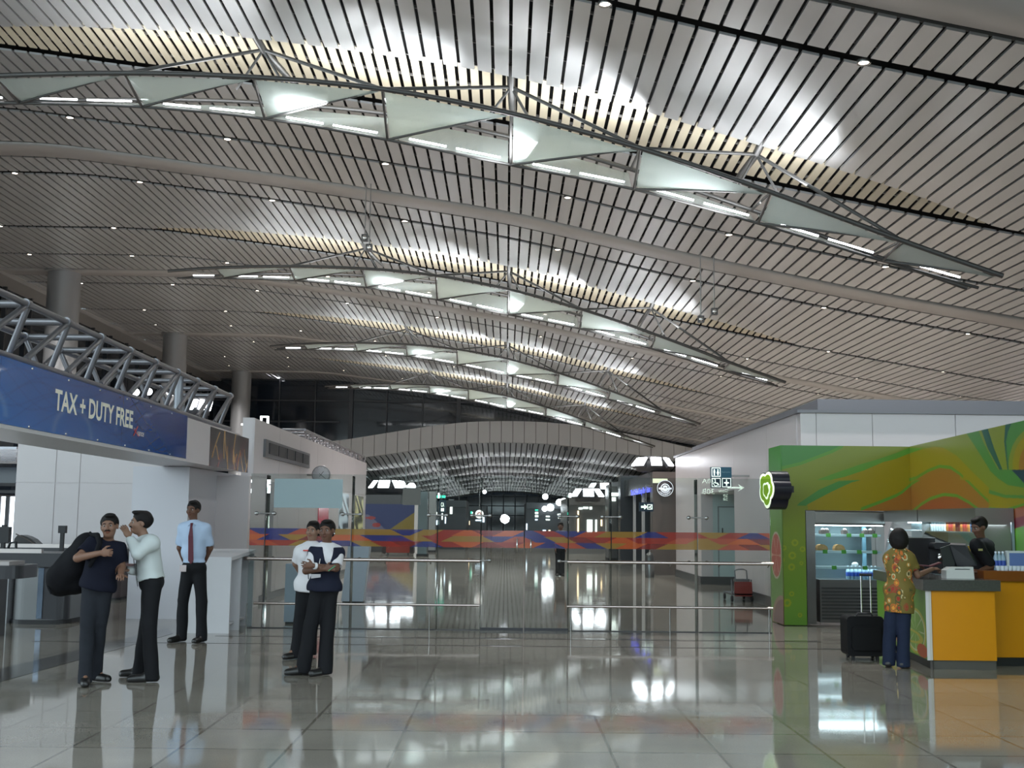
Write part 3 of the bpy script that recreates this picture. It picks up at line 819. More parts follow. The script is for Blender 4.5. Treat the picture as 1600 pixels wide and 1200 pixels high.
# end roller tray in the near left corner
p0 = at(-30,895,Y=15.2); p1 = at(27,905,Y=15.2)
root = thing('roller_tray', 'black rounded tray end jutting in at the left edge below the counter top', 'tray', (p1.x, 15.2, p0.z))
part(MB().rbox((p0.x-1, 15.2, p1.z), (p1.x, 16.0, at(0,884,Y=15.2).z), .2, 8), 'tray_body', M_cdark, root)
part(MB().box((p0.x-1, 15.3, at(0,884,Y=15.2).z), (at(9,884,Y=15.2).x, 15.8, at(0,878,Y=15.2).z)), 'tray_pad', mat('tray_pad', (.42,.38,.37), .5), root)
part(MB().box((p0.x, 15.4, 0), (p0.x+.1, 15.8, p1.z)), 'leg', M_cdark, root)
Y2 = at(180,938,Z=0).y
X2, X3 = at(20,900,Y=Y2).x, at(187,900,Y=Y2).x; z2 = at(100,856,Y=Y2).z; z3 = at(100,850,Y=Y2).z
root = thing('conveyor_counter', 'farther conveyor counter with pale rail running behind the backpack man', 'counter', (X2, Y2, 0))
part(MB().rbox((X3-.42, Y2, .05), (X3, Y2+.8, z2-.1), .12, 6), 'end_cabinet', mat('brown_cabinet', (.075,.055,.055), .4), root)
part(MB().rbox((X3-.46, Y2-.03, 0), (X3+.03, Y2+.83, .05), .12, 6), 'plinth', M_black, root)
part(MB().box((X2-1, Y2-.05, z2-.16), (X3+.12, Y2+.85, z2)), 'bed', M_cdark, root)
part(MB().box((X2-1, Y2-.05, z2), (X3+.10, Y2+.03, z2+.07)), 'edge_rail', MATS['rail_pink_steel'], root)
for x in (X2+.3, X2+1.0): part(MB().box((x, Y2+.2, 0), (x+.06, Y2+.26, z2-.16)), 'leg', M_cdark, root)
# black bag lying on it
p = at(48,846,Y=Y2+.4)
root = thing('handbag', 'black leather bag slumped on the farther counter at the left', 'bag', (p.x, Y2+.4, z2))
mb = MB(); w = at(70,846,Y=Y2+.4).x-at(29,846,Y=Y2+.4).x
prof = [(-.5,0),(-.46,.16),(-.36,.22),(-.2,.23),(.0,.2),(.2,.15),(.38,.07),(.5,0)]
mb.prism([(p.x+a*w, Y2+.2, z2+.002+b) for a, b in prof], (0,.28,0)); part(mb, 'body', mat('bag_leather', (.02,.018,.018), .3), root)
part(MB().path([(p.x-.4*w+.8*w*t, Y2+.18, z2+.24*(1-t)**.7+.01) for t in np.linspace(0,1,8)], .012, 6), 'handle', mat('strap_brown', (.09,.07,.06), .4), root)
# post with a small box
p = at(97,845,Y=20.5); pt = at(97,833,Y=20.5)
root = thing('post_scanner', 'slim black post topped by a small square box left of the backpack', 'sensor', (p.x, 20.5, 0))
part(MB().box((p.x-.03, 20.47, 0), (p.x+.03, 20.53, pt.z)), 'pole', M_black, root)
part(MB().box((p.x-.062, 20.45, pt.z), (p.x+.062, 20.55, pt.z+.13)), 'head_box', M_black, root)
part(MB().lathe([(.2,0),(.2,.02),(.03,.05)], (p.x, 20.5, 0), 14), 'base', M_black, root)
# small handle frame and monitor at the frame edge
p = at(19,862,Y=17.6)
root = thing('scanner_handle', 'black loop handle standing on the counter at the left edge', 'handle', (p.x, 17.6, zt_))
part(MB().path([(p.x-.08,17.6,zt_), (p.x-.04,17.6,zt_+.14), (p.x+.05,17.6,zt_+.15), (p.x+.06,17.6,zt_)], .022, 6), 'loop', M_black, root)
p = at(3,860,Y=19)
root = thing('monitor_stand', 'dark screen arm at the far left edge before the bright window', 'monitor', (p.x, 19, 0))
part(MB().box((p.x-.03, 19, 0), (p.x+.03, 19.06, at(0,820,Y=19).z)), 'pole', M_black, root)
part(MB().box((p.x-.1, 18.98, at(0,848,Y=19).z), (p.x+.1, 19.1, at(0,823,Y=19).z)), 'screen', M_black, root)
# stool behind
p = at(119,952,Z=0)
root = thing('stool', 'small dark stool glimpsed left of the backpack man legs', 'stool', (p.x, p.y, 0))
part(MB().lathe([(.02,.5),(.16,.5),(.17,.53),(.16,.56),(.02,.56)], (p.x,p.y,0), 16), 'seat', M_black, root)
part(MB().tube((p.x,p.y,.03), (p.x,p.y,.5), .025), 'column', M_steel, root)
for k in range(5):
    a = 2*PI*k/5; part(MB().tube((p.x,p.y,.06), (p.x+.22*math.cos(a), p.y+.22*math.sin(a), .02), .015, n=6), 'leg', M_black, root)
# ================================================================== GLASS BARRIER
YB = at(790,985,Z=0).y
bx = lambda x: at(x, 870, Y=YB).x
zz = lambda y, x=790: at(x, y, Y=YB).z
M_bglass = glass_mat('barrier_glass', (.93,.97,.96), .93)
M_fit = mat('patch_fitting', (.35,.34,.33), .25, 1.0)
Z0, Z1 = .0, zz(744)
bz0, bz1 = zz(856), zz(829)
joints = [388, 413, 548, 683, 751, 819, 888, 955, 1090, 1205]
bcols = np.array([srgb(150,46,34), srgb(186,84,36), srgb(40,46,112), srgb(150,112,44), srgb(128,40,34), srgb(170,70,44)])
def f_band(P):
    x = P[:, 0]+4; t = (P[:, 2]-bz0)/(bz1-bz0); r = np.clip((t*3).astype(int), 0, 2); ty = t*3-r
    w2 = .30; u = x/w2+r*.5; k = np.floor(u)
    sg = lambda q: np.where(np.abs(np.sin(q*91.7+r*37.1)*4375.5) % 1 < .5, -1, 1)
    b0 = k+sg(k)*(ty-.5)*.62; b1 = k+1+sg(k+1)*(ty-.5)*.62
    c = k-(u < b0)+(u >= b1)
    hsh = np.abs(np.sin(c*12.9898+r*78.233)*43758.5453) % 1
    return bcols[np.clip((hsh*len(bcols)).astype(int), 0, len(bcols)-1)]
M_band2 = painted_mat('manifestation_film', .18, alpha=.80)
def glass_panel(x0, x1, door=False):
    X0, X1 = bx(x0)+.006, bx(x1)-.006
    lab = {388:'narrow first glass pane beside the left pier', 413:'glass pane left, in front of the two women', 548:'glass pane just right of the two women', 683:'glass pane left of the double glass door', 751:'left leaf of the double glass door in the barrier', 819:'right leaf of the double glass door in the barrier', 888:'glass pane right of the double glass door', 955:'glass pane in front of the dark coffee shop corner', 1090:'last glass pane, meeting the green kiosk'}[x0]
    root = thing('glass_door' if door else 'glass_partition', lab+', with a red and orange band', 'glass panel', ((X0+X1)/2, YB, 0))
    part(MB().box((X0, YB-.006, Z0+.01), (X1, YB+.006, Z1)), 'pane', M_bglass, root)
    a, b = X0+.002, X1-.002
    if x0 == 1090: b = bx(1205)-.02
    paint_panel('film_band', M_band2, root, (a, YB-.009, bz0), (b-a, 0, 0), (0, 0, bz1-bz0), max(10, int((b-a)*110)), 45, f_band, world=True)
    part(MB().box((X0, YB-.02, 0), (X1, YB+.02, Z0+.01)), 'floor_channel', M_cdark, root)
    if door:
        X = X1-.10 if x0 == 751 else X0+.09
        part(MB().path([(X, YB-.02, zz(862)), (X, YB-.07, zz(862)), (X, YB-.07, zz(842)), (X, YB-.02, zz(842))], .012, 8), 'pull_handle', M_chrome, root)
        part(MB().box((X0, YB-.016, Z0+.01), (X1, YB+.016, .04)), 'bottom_rail', M_cdark, root)
    return root
PANES = {joints[i+1]: glass_panel(joints[i], joints[i+1], joints[i] in (751, 819)) for i in range(len(joints)-1)}
# upright glass fins with spider fittings at the joints
for x, lab in ((413,'leftmost'), (548,'second from left'), (683,'third from left'), (751,'left jamb'), (888,'right jamb'), (955,'third from right'), (1090,'rightmost')):
    X = bx(x)
    root = PANES[{413:413,548:548,683:683,751:751,888:955,955:955,1090:1090}[x]]
    part(MB().box((X-.006, YB+.02, 0), (X+.006, YB+.24, Z1-.02)), 'fin', glass_mat('fin_glass', (.62,.70,.66), .82) if 'fin_glass' not in MATS else MATS['fin_glass'], root)
    for y in (806, 876):
        z = zz(y)
        part(MB().tube((X-.13, YB-.03, z), (X+.13, YB-.03, z), .011, n=8), 'fitting_bar', M_fit, root)
        for s in (-1, 1): part(MB().lathe([(0,-.05),(.026,-.05),(.030,-.035),(.030,-.012),(0,-.01)], (X+s*.13, YB, z), 12, 'y'), 'fitting_disc', M_fit, root)
M_rail = mat('handrail_steel', (.60,.52,.48), .22, 1.0)
def rail(x0, x1, lab):
    root = thing('handrail', lab, 'handrail', (bx(x0), YB-.12, 0))
    z = zz(876.5)-.0
    part(MB().tube((bx(x0), YB-.12, z), (bx(x1), YB-.12, z), .025, n=12), 'rail', M_rail, root)
    zl = zz(946)
    part(MB().tube((bx(max(x0, 400)), YB-.06, zl), (bx(x1), YB-.06, zl), .018, n=10), 'kick_rail', M_rail, root)
    n = max(2, int((x1-x0)/70))
    for k in range(n+1):
        X = bx(x0+6+(x1-x0-12)*k/n)
        part(MB().tube((X, YB-.12, z-.02), (X, YB-.024, z-.05), .010, n=6), 'bracket', M_fit, root)
        if k % 2 == 0: part(MB().tube((X, YB-.06, 0), (X, YB-.06, zl), .010, n=6), 'post', M_fit, root)
rail(384, 750, 'polished steel handrail along the left half of the glass barrier')
rail(886, 1205, 'polished steel handrail along the right half of the glass barrier')
# frosted sign panel on the glass
Yf = YB-.05; a = at(428,793,Y=Yf); b = at(536,749,Y=Yf)
root = thing('frosted_panel', 'pale blue frosted blank panel fixed high on the left glass', 'panel', (a.x, Yf, a.z))
part(MB().box((a.x, Yf-.012, a.z), (b.x, Yf, b.z)), 'panel', mat('frosted_blue', (.34,.43,.45), .25, alpha=.95), root)
for x in (a.x+.1, b.x-.1):
    for z in (a.z+.05, b.z-.05): part(MB().tube((x, Yf, z), (x, YB-.006, z), .012, n=8), 'standoff', M_fit, root)

# ================================================================== MID HALL, LEFT
M_poster_blue = (srgb(38,48,92)); 
Yh = 56.0
a = at(574,862,Y=Yh); b = at(648,788,Y=Yh)
def tri(P, a, b, c):
    s = lambda p, q: (P[:,0]-q[0])*(p[1]-q[1])-(p[0]-q[0])*(P[:,1]-q[1])
    d1, d2, d3 = s(a,b), s(b,c), s(c,a)
    return ~(((d1 < 0)|(d2 < 0)|(d3 < 0)) & ((d1 > 0)|(d2 > 0)|(d3 > 0)))
def f_hoard(u, v):
    P = np.c_[u, v]; c = np.tile(np.array(srgb(36,44,92)), (len(u), 1))
    m = tri(P, (.42,.42), (1.1,.9), (1.1,.42)); c[m] = srgb(120,102,36)
    m = tri(P, (-.1,.86), (-.1,.42), (.42,.42)); c[m] = srgb(96,92,116)
    m = (np.hypot((u-.07)/.09, (v-.70)/.035) < 1)|(np.hypot((u-.18)/.09, (v-.55)/.05) < 1); c[m] = srgb(140,46,46)
    m = v < .42; c[m] = srgb(40,32,34)
    m = (v < .22); c[m] = srgb(44,40,40)
    return c
root = thing('hoarding', 'hoarding with dark blue and ochre triangles beyond the glass barrier', 'hoarding', (a.x, Yh, 0))
paint_panel('printed_board', painted_mat('print_board', .3), root, (a.x-1.2, Yh, 0.05), (b.x-a.x+1.2, 0, 0), (0, 0, b.z-.05), 140, 90, lambda u, v: f_hoard(np.clip(u*(b.x-a.x+1.2)-1.2, 0, None)/(b.x-a.x), v), thick=(0,.25,0))
part(MB().box((a.x-1.2, Yh-.02, 0), (b.x, Yh+.27, .05)), 'plinth', M_black, root)
part(MB().box((b.x, Yh-.05, 0), (b.x+.16, Yh+.3, b.z+.1)), 'end_post', M_white, root)
# kiosk building over it
M_kiosk = mat('dark_kiosk', (.085,.085,.09), .35)
pk = at(572,800,Y=60).x
mb = MB(); zk0, zk1 = at(600,790,Y=60).z, at(600,773,Y=60).z
mb.box((pk-1.5, 60, zk0), (at(626,800,Y=60).x, 65, zk1)); mb.box((pk-1.5, 60.5, 0), (at(624,800,Y=60.5).x, 65, zk0))
o = tag(mb.build('kiosk_block', M_kiosk), 'dark low kiosk block behind the blue and ochre hoarding', 'kiosk')
root = thing('red_sofa', 'red sofa at the foot of the blue and ochre hoarding', 'sofa', (at(622,866,Z=0).x, 37, 0))
Ys = at(622,868,Z=0).y; X0, X1 = at(603,866,Y=Ys).x, at(640,866,Y=Ys).x
mr = mat('red_upholstery', (.32,.05,.035), .6)
part(MB().rbox((X0, Ys, .12), (X1, Ys+.7, .42), .06, 4, 'y'), 'seat', mr, root)
part(MB().rbox((X0, Ys+.55, .42), (X1, Ys+.75, .75), .06, 4, 'y'), 'backrest', mr, root)
for x in (X0-.16, X1): part(MB().rbox((x, Ys, .08), (x+.16, Ys+.75, .6), .05, 4, 'y'), 'armrest', mat('dark_sofa_arm', (.03,.02,.02), .5), root)
for x in (X0+.05, X1-.1):
    part(MB().box((x, Ys+.1, 0), (x+.05, Ys+.15, .12)), 'leg', M_black, root)
# grey hanging screen and pale columns further in
def slab(nm, lab, cat, x0, x1, y0, y1, Y, m, d=.3, hang=False):
    a = at(x0, y1, Y=Y); b = at(x1, y0, Y=Y)
    root = thing(nm, lab, cat, (a.x, Y, 0 if not hang else b.z))
    z0 = 0 if not hang else a.z
    part(MB().box((a.x, Y, z0), (b.x, Y+d, b.z)), 'body', m, root)
    if hang: 
        part(MB().tube((a.x+.15*(b.x-a.x), Y+d/2, b.z), (a.x+.15*(b.x-a.x), Y+d/2, b.z+1.2), .02, n=6), 'hanger', M_fit, root)
        part(MB().tube((a.x+.85*(b.x-a.x), Y+d/2, b.z), (a.x+.85*(b.x-a.x), Y+d/2, b.z+1.2), .02, n=6), 'hanger', M_fit, root)
    else:
        part(MB().box((a.x-.04, Y-.04, 0), (b.x+.04, Y+d+.04, .1)), 'plinth', M_black, root)
    return root, a, b
m_gs = mat('grey_screen', (.19,.19,.185), .35); m_pc = mat('pale_pillar', (.26,.27,.27), .3, .2); m_pc2 = mat('blue_grey_pillar', (.15,.19,.20), .25, .3)
slab('hanging_screen', 'blank grey hanging screen right of the left floodlight crown', 'screen', 629, 657, 762, 789, 46, m_gs, .15, True)
slab('pillar', 'broad blue-grey clad pillar right of the blue and ochre hoarding', 'pillar', 652, 668, 768, 862, 50, m_pc2, .8)
slab('pillar', 'pale clad pillar beside the broad blue-grey one', 'pillar', 669, 681, 768, 858, 56, m_pc, .8)
slab('pillar', 'slim pale pillar under the green exit sign', 'pillar', 700, 708, 780, 852, 68, m_pc, .8)
slab('pillar', 'slim grey pillar left of the round lit shop sign', 'pillar', 722, 728, 785, 846, 82, m_pc, .8)
slab('pillar', 'faint far pillar right of the round lit shop sign', 'pillar', 757, 762, 790, 842, 96, mat('far_pillar', (.09,.10,.12), .4), .8)
# shops in the distance (dark boxes with lit contents)
def shop(lab, x0, x1, y0, yb, Y, m, depth=5):
    a = at(x0, yb, Y=Y); b = at(x1, y0, Y=Y)
    root = thing('shop_unit', lab, 'shop', (a.x, Y, 0))
    t = .35
    part(MB().box((a.x, Y, b.z-t), (b.x, Y+depth, b.z)), 'canopy', m, root)
    part(MB().box((a.x, Y+.3, 0), (b.x, Y+depth, b.z-t)), 'body', m, root)
    return root, a, b
M_shop = mat('shop_dark', (.035,.04,.045), .3); M_shop2 = mat('shop_brown', (.10,.085,.075), .35)
glow_cols = {'warm': (1,.72,.42), 'white': (.92,1,.95), 'green': (.05,.62,.42), 'red': (1,.12,.1), 'cool': (.7,.85,1)}
for n_, c_ in glow_cols.items(): mat('glow_'+n_, c_, .5, emit=c_, es=2.5 if n_ != 'green' else 1.2)
def lit_rects(root, Y, rects, nm='lit_panel'):
    for (x0, y0, x1, y1, c) in rects:
        a = at(x0, y1, Y=Y-.02); b = at(x1, y0, Y=Y-.02)
        part(MB().box((a.x, Y-.05, a.z), (b.x, Y-.02, b.z)), nm, MATS['glow_'+c], root)
r, a, b = shop('dim shop with lit shelves under the green exit signs', 679, 728, 782, 851, 62, M_shop)
lit_rects(r, 62+.3, [(681,800,683,806,'white'),(679,813,686,820,'cool'),(690,802,692,812,'white'),(695,807,697,818,'cool'),(703,790,707,803,'white')])
r, a, b = shop('dark shop left of the hall centre below the round sign', 730, 760, 791, 846, 78, M_shop)
lit_rects(r, 78.3, [(735,797,738,803,'green'),(737,800,739,804,'white'),(743,812,752,814,'cool'),(754,808,757,816,'cool'),(733,814,734,820,'warm')])
# green exit signs
for (x0, x1, y0, y1, Y, lab) in ((680,696,774,778,60,'green lit exit sign, left and larger one'), (711,723,784,789,72,'green lit exit sign, right and smaller one')):
    a = at(x0, y1, Y=Y); b = at(x1, y0, Y=Y)
    root = thing('exit_sign', lab, 'sign', (a.x, Y, b.z))
    part(MB().box((a.x, Y, a.z), (b.x, Y+.1, b.z)), 'body', MATS['glow_green'], root)
    part(MB().tube(((a.x+b.x)/2, Y+.05, b.z), ((a.x+b.x)/2, Y+.05, b.z+1.5), .02, n=6), 'hanger', M_fit, root)
# blue info board with 60 number
a = at(683,801,Y=59); b = at(697,781,Y=59)
root = thing('gate_sign', 'dark teal hanging gate sign below the left exit sign', 'sign', (a.x, 59, b.z))
M_teal = mat('sign_teal', srgb(18,52,66), .3)
M_signw = mat('sign_lit_white', (.9,1,.9), .4, emit=(.85,1,.88), es=1.1)
part(MB().box((a.x, 59, a.z), (b.x, 59.15, b.z)), 'body', M_teal, root)
q0 = at(689,792,Y=58.98); q1 = at(694,785,Y=58.98)
mb = MB(); text_on(mb, 'CA', (q0.x, 58.98, q0.z), (1,0,0), (0,0,1), q1.x-q0.x, q1.z-q0.z, .02); part(mb, 'letters', M_signw, root)
part(MB().box((q0.x, 58.97, at(690,799,Y=59).z), (q1.x, 58.99, at(690,794,Y=59).z)), 'pictogram', M_signw, root)
part(MB().tube((a.x+.2, 59.07, b.z), (a.x+.2, 59.07, b.z+1), .02, n=6), 'hanger', M_fit, root)
# round lit shop sign
c = at(749,803.5,Y=50)
root = thing('round_sign', 'round white lit shop sign with a red swirl left of the hall centre', 'sign', tuple(c))
R0 = 6.6*50/1800
part(MB().lathe([(0,-.06),(R0,-.06),(R0,.06),(0,.06)], c, 28, 'y'), 'lightbox', mat('sign_box_white', (.9,.9,.9), .4, emit=(1,.97,.95), es=.85), root)
mb = MB()
def arc(mb, c, r0, r1, a0, a1, y, n=18):
    V = []
    for k in range(n+1):
        t = R_(a0+(a1-a0)*k/n)
        for r in (r0, r1): V.append((c.x+r*math.cos(t), y, c.z+r*math.sin(t)))
    mb.add(V, [(2*i, 2*i+1, 2*i+3, 2*i+2) for i in range(n)])
arc(mb, c, R0*.28, R0*.5, 20, 190, c.y-.066); arc(mb, c, R0*.28, R0*.5, 210, 370, c.y-.067)
part(mb, 'red_swirl', mat('swirl_red', srgb(190,60,60), .4), root)
part(MB().tube(c+Vector((0,0,R0)), c+Vector((0,0,R0+.8)), .02, n=6), 'hanger', M_fit, root)

# ================================================================== MID HALL, RIGHT
# coffee shop corner block
Yc0 = 35.0
xa, xb = at(1020,800,Y=Yc0).x, at(1058,800,Y=Yc0).x
zc1 = at(1030,737,Y=Yc0).z
M_brown = mat('brown_stone_cladding', (.115,.088,.078), .3, var=.12, vscale=3)
M_sg = mat('shop_front_grey', (.055,.058,.065), .25)
xfar = at(982,800,Y=44).x
root = thing('coffee_shop', 'dark coffee shop corner with brown stone pillar right of the hall', 'shop', (xa, Yc0, 0))
part(MB().box((xa, Yc0, 0), (5.35, Yc0+.6, zc1)), 'stone_pillar', M_brown, root)
part(MB().hexa([(xa,Yc0+.6,2.5),(5.3,Yc0+.6,2.5),(5.3,44,2.5),(xa,44,2.5),(xa,Yc0+.6,zc1),(5.3,Yc0+.6,zc1),(5.3,44,zc1),(xa,44,zc1)]), 'fascia', M_sg, root)
part(MB().box((xa+1.0, Yc0+.6, 0), (5.3, 44, 2.5)), 'shopfront_wall', mat('shop_inner', (.045,.045,.048), .2), root)
part(MB().box((xa-.15, 43.4, 0), (5.3, 44.2, zc1+.2)), 'end_pillar', M_sg, root)
for y in (38, 40.6): part(MB().box((xa+.03, y, 0), (xa+.12, y+.12, 2.5)), 'window_post', M_white, root)
# lettering on the fascia, seen obliquely (faces the hall)
ya_ = at(1017,770,X=xa).y; yb_ = at(987,770,X=xa).y
za_ = at(1017,759,X=xa).z; zb_ = at(1017,772,X=xa).z
mb = MB(); text_on(mb, 'The Coffee Burp Be Cious', (xa-.03, yb_, zb_), (0,-1,0), (0,0,1), yb_-ya_, za_-zb_, .01)
part(mb, 'shop_lettering', mat('blue_neon', srgb(60,70,230), .4, emit=srgb(70,80,245), es=3), root)
c = at(1039,763,Y=Yc0-.1); R0 = 12.6*Yc0/1800
part(MB().lathe([(0,-.05),(R0,-.05),(R0,.05),(0,.05)], c, 32, 'y'), 'round_logo', mat('logo_dark', srgb(62,50,56), .3), root)
mb = MB(); arc(mb, c, R0*.93, R0, 0, 360, c.y-.055, 40); arc(mb, c, R0*.46, R0*.58, 0, 360, c.y-.055, 30)
for s in (-1, 1):
    mb.add([(c.x+s*R0*.1, c.y-.058, c.z+.02), (c.x+s*R0*.8, c.y-.058, c.z+.02), (c.x+s*R0*.8, c.y-.058, c.z-.03), (c.x+s*R0*.1, c.y-.058, c.z-.07)], [(0,1,2,3)])
arc(mb, c, 0.0, R0*.4, 200, 340, c.y-.056, 14); arc(mb, c, R0*.12, R0*.36, 30, 150, c.y-.056, 14)
part(mb, 'logo_emblem', mat('logo_white', (.8,.8,.85), .4, emit=(.8,.82,.9), es=.7), root)
for k in range(9):
    t = R_(215+k*14); p = c+Vector((math.cos(t), 0, math.sin(t)))*R0*.76
    mb = MB(); text_on(mb, 'C offee F R'.replace(' ', '')[k % 8], p+Vector((-.025,-.056,-.025)), (1,0,0), (0,0,1), .04, .05, .02); part(mb, 'logo_letter', MATS['logo_white'], root)
mb = MB(); p = at(1020,752,Y=Yc0-.03); q = at(1043,748,Y=Yc0-.03)
mb.box((p.x, Yc0-.03, p.z-.05), (q.x, Yc0-.005, q.z)); part(mb, 'pale_lit_strip', mat('pale_yellow_glow', (.8,.85,.6), .4, emit=(.85,.9,.6), es=.6), root)
# direction sign in front: arrow and pictogram
Yd_ = 33.8; a = at(999,799,Y=Yd_); b = at(1021,785,Y=Yd_)
root = thing('direction_sign', 'dark blue hanging sign with white arrow and plane pictogram by the coffee shop', 'sign', (a.x, Yd_, b.z))
M_navy = mat('sign_navy', srgb(16,38,58), .3)
part(MB().box((a.x, Yd_, a.z), (b.x, Yd_+.1, b.z)), 'board', M_navy, root)
mb = MB(); y = Yd_-.01; h = b.z-a.z; ox = a.x+.05; cz = (a.z+b.z)/2
mb.add([(ox,y,cz-.03),(ox+.09,y,cz-.03),(ox+.09,y,cz-.08),(ox+.19,y,cz),(ox+.09,y,cz+.08),(ox+.09,y,cz+.03),(ox,y,cz+.03)], [tuple(range(7))])
part(mb, 'arrow', M_signw, root)
ox = a.x+.23; s = .15
mb = MB(); 
for lo, hi in (((ox,cz-s/2),(ox+s,cz-s/2+.018)), ((ox,cz+s/2-.018),(ox+s,cz+s/2)), ((ox,cz-s/2+.018),(ox+.018,cz+s/2-.018)), ((ox+s-.018,cz-s/2+.018),(ox+s,cz+s/2-.018))):
    mb.add([(lo[0],y,lo[1]),(hi[0],y,lo[1]),(hi[0],y,hi[1]),(lo[0],y,hi[1])], [(0,1,2,3)])
mb.add([(ox+.03,y,cz-.01),(ox+.12,y,cz+.045),(ox+.135,y,cz+.035),(ox+.05,y,cz-.03)], [(0,1,2,3)])
mb.add([(ox+.06,y,cz-.005),(ox+.11,y,cz-.05),(ox+.125,y,cz-.045),(ox+.09,y,cz+.01)], [(0,1,2,3)])
part(mb, 'plane_pictogram', M_signw, root)
part(MB().tube((a.x+.2, Yd_+.05, b.z), (a.x+.2, Yd_+.05, b.z+.5), .015, n=6), 'hanger', M_fit, root)
part(MB().tube((a.x+.2, Yd_+.05, b.z+.5), (xa-.02, Yc0-.02, b.z+.5), .015, n=6), 'bracket', M_fit, root)
# shop units further to the right of the centre
r, a, b = shop('grey corner shop with bright doorways under the three round floodlights', 888, 948, 778, 852, 56, mat('shop_grey', (.13,.125,.12), .35), 8)
lit_rects(r, 56.3, [(917,812,925.5,832,'white'),(930,812,932.8,832,'white'),(938.5,812,941,822,'warm'),(904,793,910,796,'white'),(911,792,919,795,'white'),(921,792,925,796,'white'),(902,798,904.5,832,'warm')])
r, a, b = shop('dark shop right of centre with small teal and white lit signs', 822, 884, 786, 848, 70, M_shop, 8)
lit_rects(r, 70.3, [(836,791,842,794,'white'),(836,796,841,798,'green'),(836,800,841,803,'white'),(836,805,841,808,'white'),(836,811,840,813,'cool'),(853,806,859,808,'white'),(853,811,859,813,'white'),(871,803,878,805,'white'),(872,808,878,810,'white'),(843,786,846,789,'red'),(850,786,853,788,'red'),(848,828,853,830,'cool'),(857,828,860,830,'warm'),(822,818,824,828,'cool')])
slab('pillar', 'tall lit-edged pillar on the right at the barrier joint line', 'pillar', 951, 968, 760, 868, 47, mat('shop_grey2', (.12,.12,.12), .3), 1.0)
r, a, b = shop('dark storefront between the lit doorways and the coffee shop', 966, 984, 752, 872, 46.5, M_shop, 6)
lit_rects(r, 46.8, [(955,770,966,775,'white'),(956,777,962,783,'white')])
for (x, y, Y, rr, lab) in ((851,795,69.4,.16,'pair of round lamps over the dark right shop, left lamp'), (860,793,69.4,.22,'pair of round lamps over the dark right shop, right lamp'), (874,785,69.4,.2,'round lamp above the pair, left'), (881,784,69.4,.22,'round lamp above the pair, right'), (852,776,80,.2,'high small lamp right of the hall centre'), (891,775,66,.16,'small lamp left of the three round floodlights'), (848,797,75,.12,'tiny lamp beside the lower lamp pair'), (757,768.5,120,.2,'tiny lamp high in the far hall left of centre'), (643,761,60,.22,'small bright lamp right of the left floodlight crown'), (1147,783-22,21,.0,'x')):
    if rr == 0: continue
    p = at(x, y, Y=Y); tag(MB().ell(p, (rr,rr*.6,rr)).build('spotlight', M_flood), lab, 'lamp')
# litter bin
Yb_ = at(1015,903,Z=0).y; X = at(1015,903,Y=Yb_).x; z = at(1015,876,Y=Yb_).z
root = thing('litter_bin', 'round polished steel litter bin with domed lid before the coffee shop', 'bin', (X, Yb_, 0))
r_ = 7.2*Yb_/1800
part(MB().lathe([(r_,0),(r_,z-.02),(r_*.96,z)], (X,Yb_,0), 24), 'body', mat('bin_steel', (.22,.22,.22), .25, .9), root)
part(MB().lathe([(r_,z),(r_*.95,z+.1),(r_*.7,z+.19),(r_*.3,z+.23),(.02,z+.235)], (X,Yb_,0), 24), 'domed_lid', mat('bin_lid', (.10,.10,.10), .3, .8), root)
part(MB().tube((X,Yb_,z+.23),(X,Yb_,z+.3), .015), 'knob', M_chrome, root)

# right white block
XR_ = 5.07
y20 = at(1250,650,X=XR_).y; zR = at(1250,645,X=XR_).z
yg0, yg1 = at(1148,850,X=XR_).y, at(1096,850,X=XR_).y
yend = at(1056,800,X=XR_).y
zh = at(1096,772,X=XR_).z
def side_wall(name, y0, y1, z0, z1, js):
    mb = MB(); mb.box((XR_+.02, y0, z0), (XR_+.3, y1, z1))
    ys = [y0]+[j for j in js if y0 < j < y1]+[y1]
    for i in range(len(ys)-1): mb.box((XR_, ys[i]+.006, z0), (XR_+.02, ys[i+1]-.006, z1))
    return struct(mb, name, M_wall)
side_wall('wall_right_block', y20+.3, yg0, 0, zR, [y20+2.6])
side_wall('wall_right_block_far', yg1, yend, 0, zR, [])
side_wall('wall_right_header', yg0, yg1, zh, zR, [])
struct(MB().box((XR_+.3, yg1, 0), (XR_+2.2, yg1+.1, zh)), 'wall_alcove_back', mat('alcove_pale', (.46,.56,.56), .35))
struct(MB().box((XR_+.3, yg0-.1, 0), (XR_+2.2, yg0, zh)), 'wall_alcove_near', M_wall)
struct(MB().box((XR_+2.2, yg0-.1, 0), (XR_+2.3, yg1+.1, zh)), 'wall_alcove_side', MATS['alcove_pale'])
struct(MB().box((XR_+.3, yg0, zh), (XR_+2.3, yg1, zh+.1)), 'ceiling', M_white)
mb = MB().box((XR_-.03, y20, 0), (XR_, yg0, .2)); mb.box((XR_-.03, yg1, 0), (XR_, yend, .2)); mb.box((XR_, yg1-.03, 0), (XR_+2.2, yg1, .2))
struct(mb, 'baseboard_right', mat('dark_skirting', (.07,.068,.07), .3))
dx0, dx1 = at(1123,800,Y=yg1).x, at(1147,800,Y=yg1).x
zdr = at(1130,793,Y=yg1).z
o = MB().box((dx0, yg1-.03, .2), (dx1, yg1-.0, zdr)).build('door_2', mat('door_pale', (.50,.61,.61), .3)); o['kind'] = 'structure'
o['_o'] = (0,0,0)
part(MB().tube((dx0+.08, yg1-.07, at(1127,835,Y=yg1).z), (dx0+.08, yg1-.07, at(1127,825,Y=yg1).z), .015, n=8), 'door_handle', M_black, o)
mb = MB(); g = .03
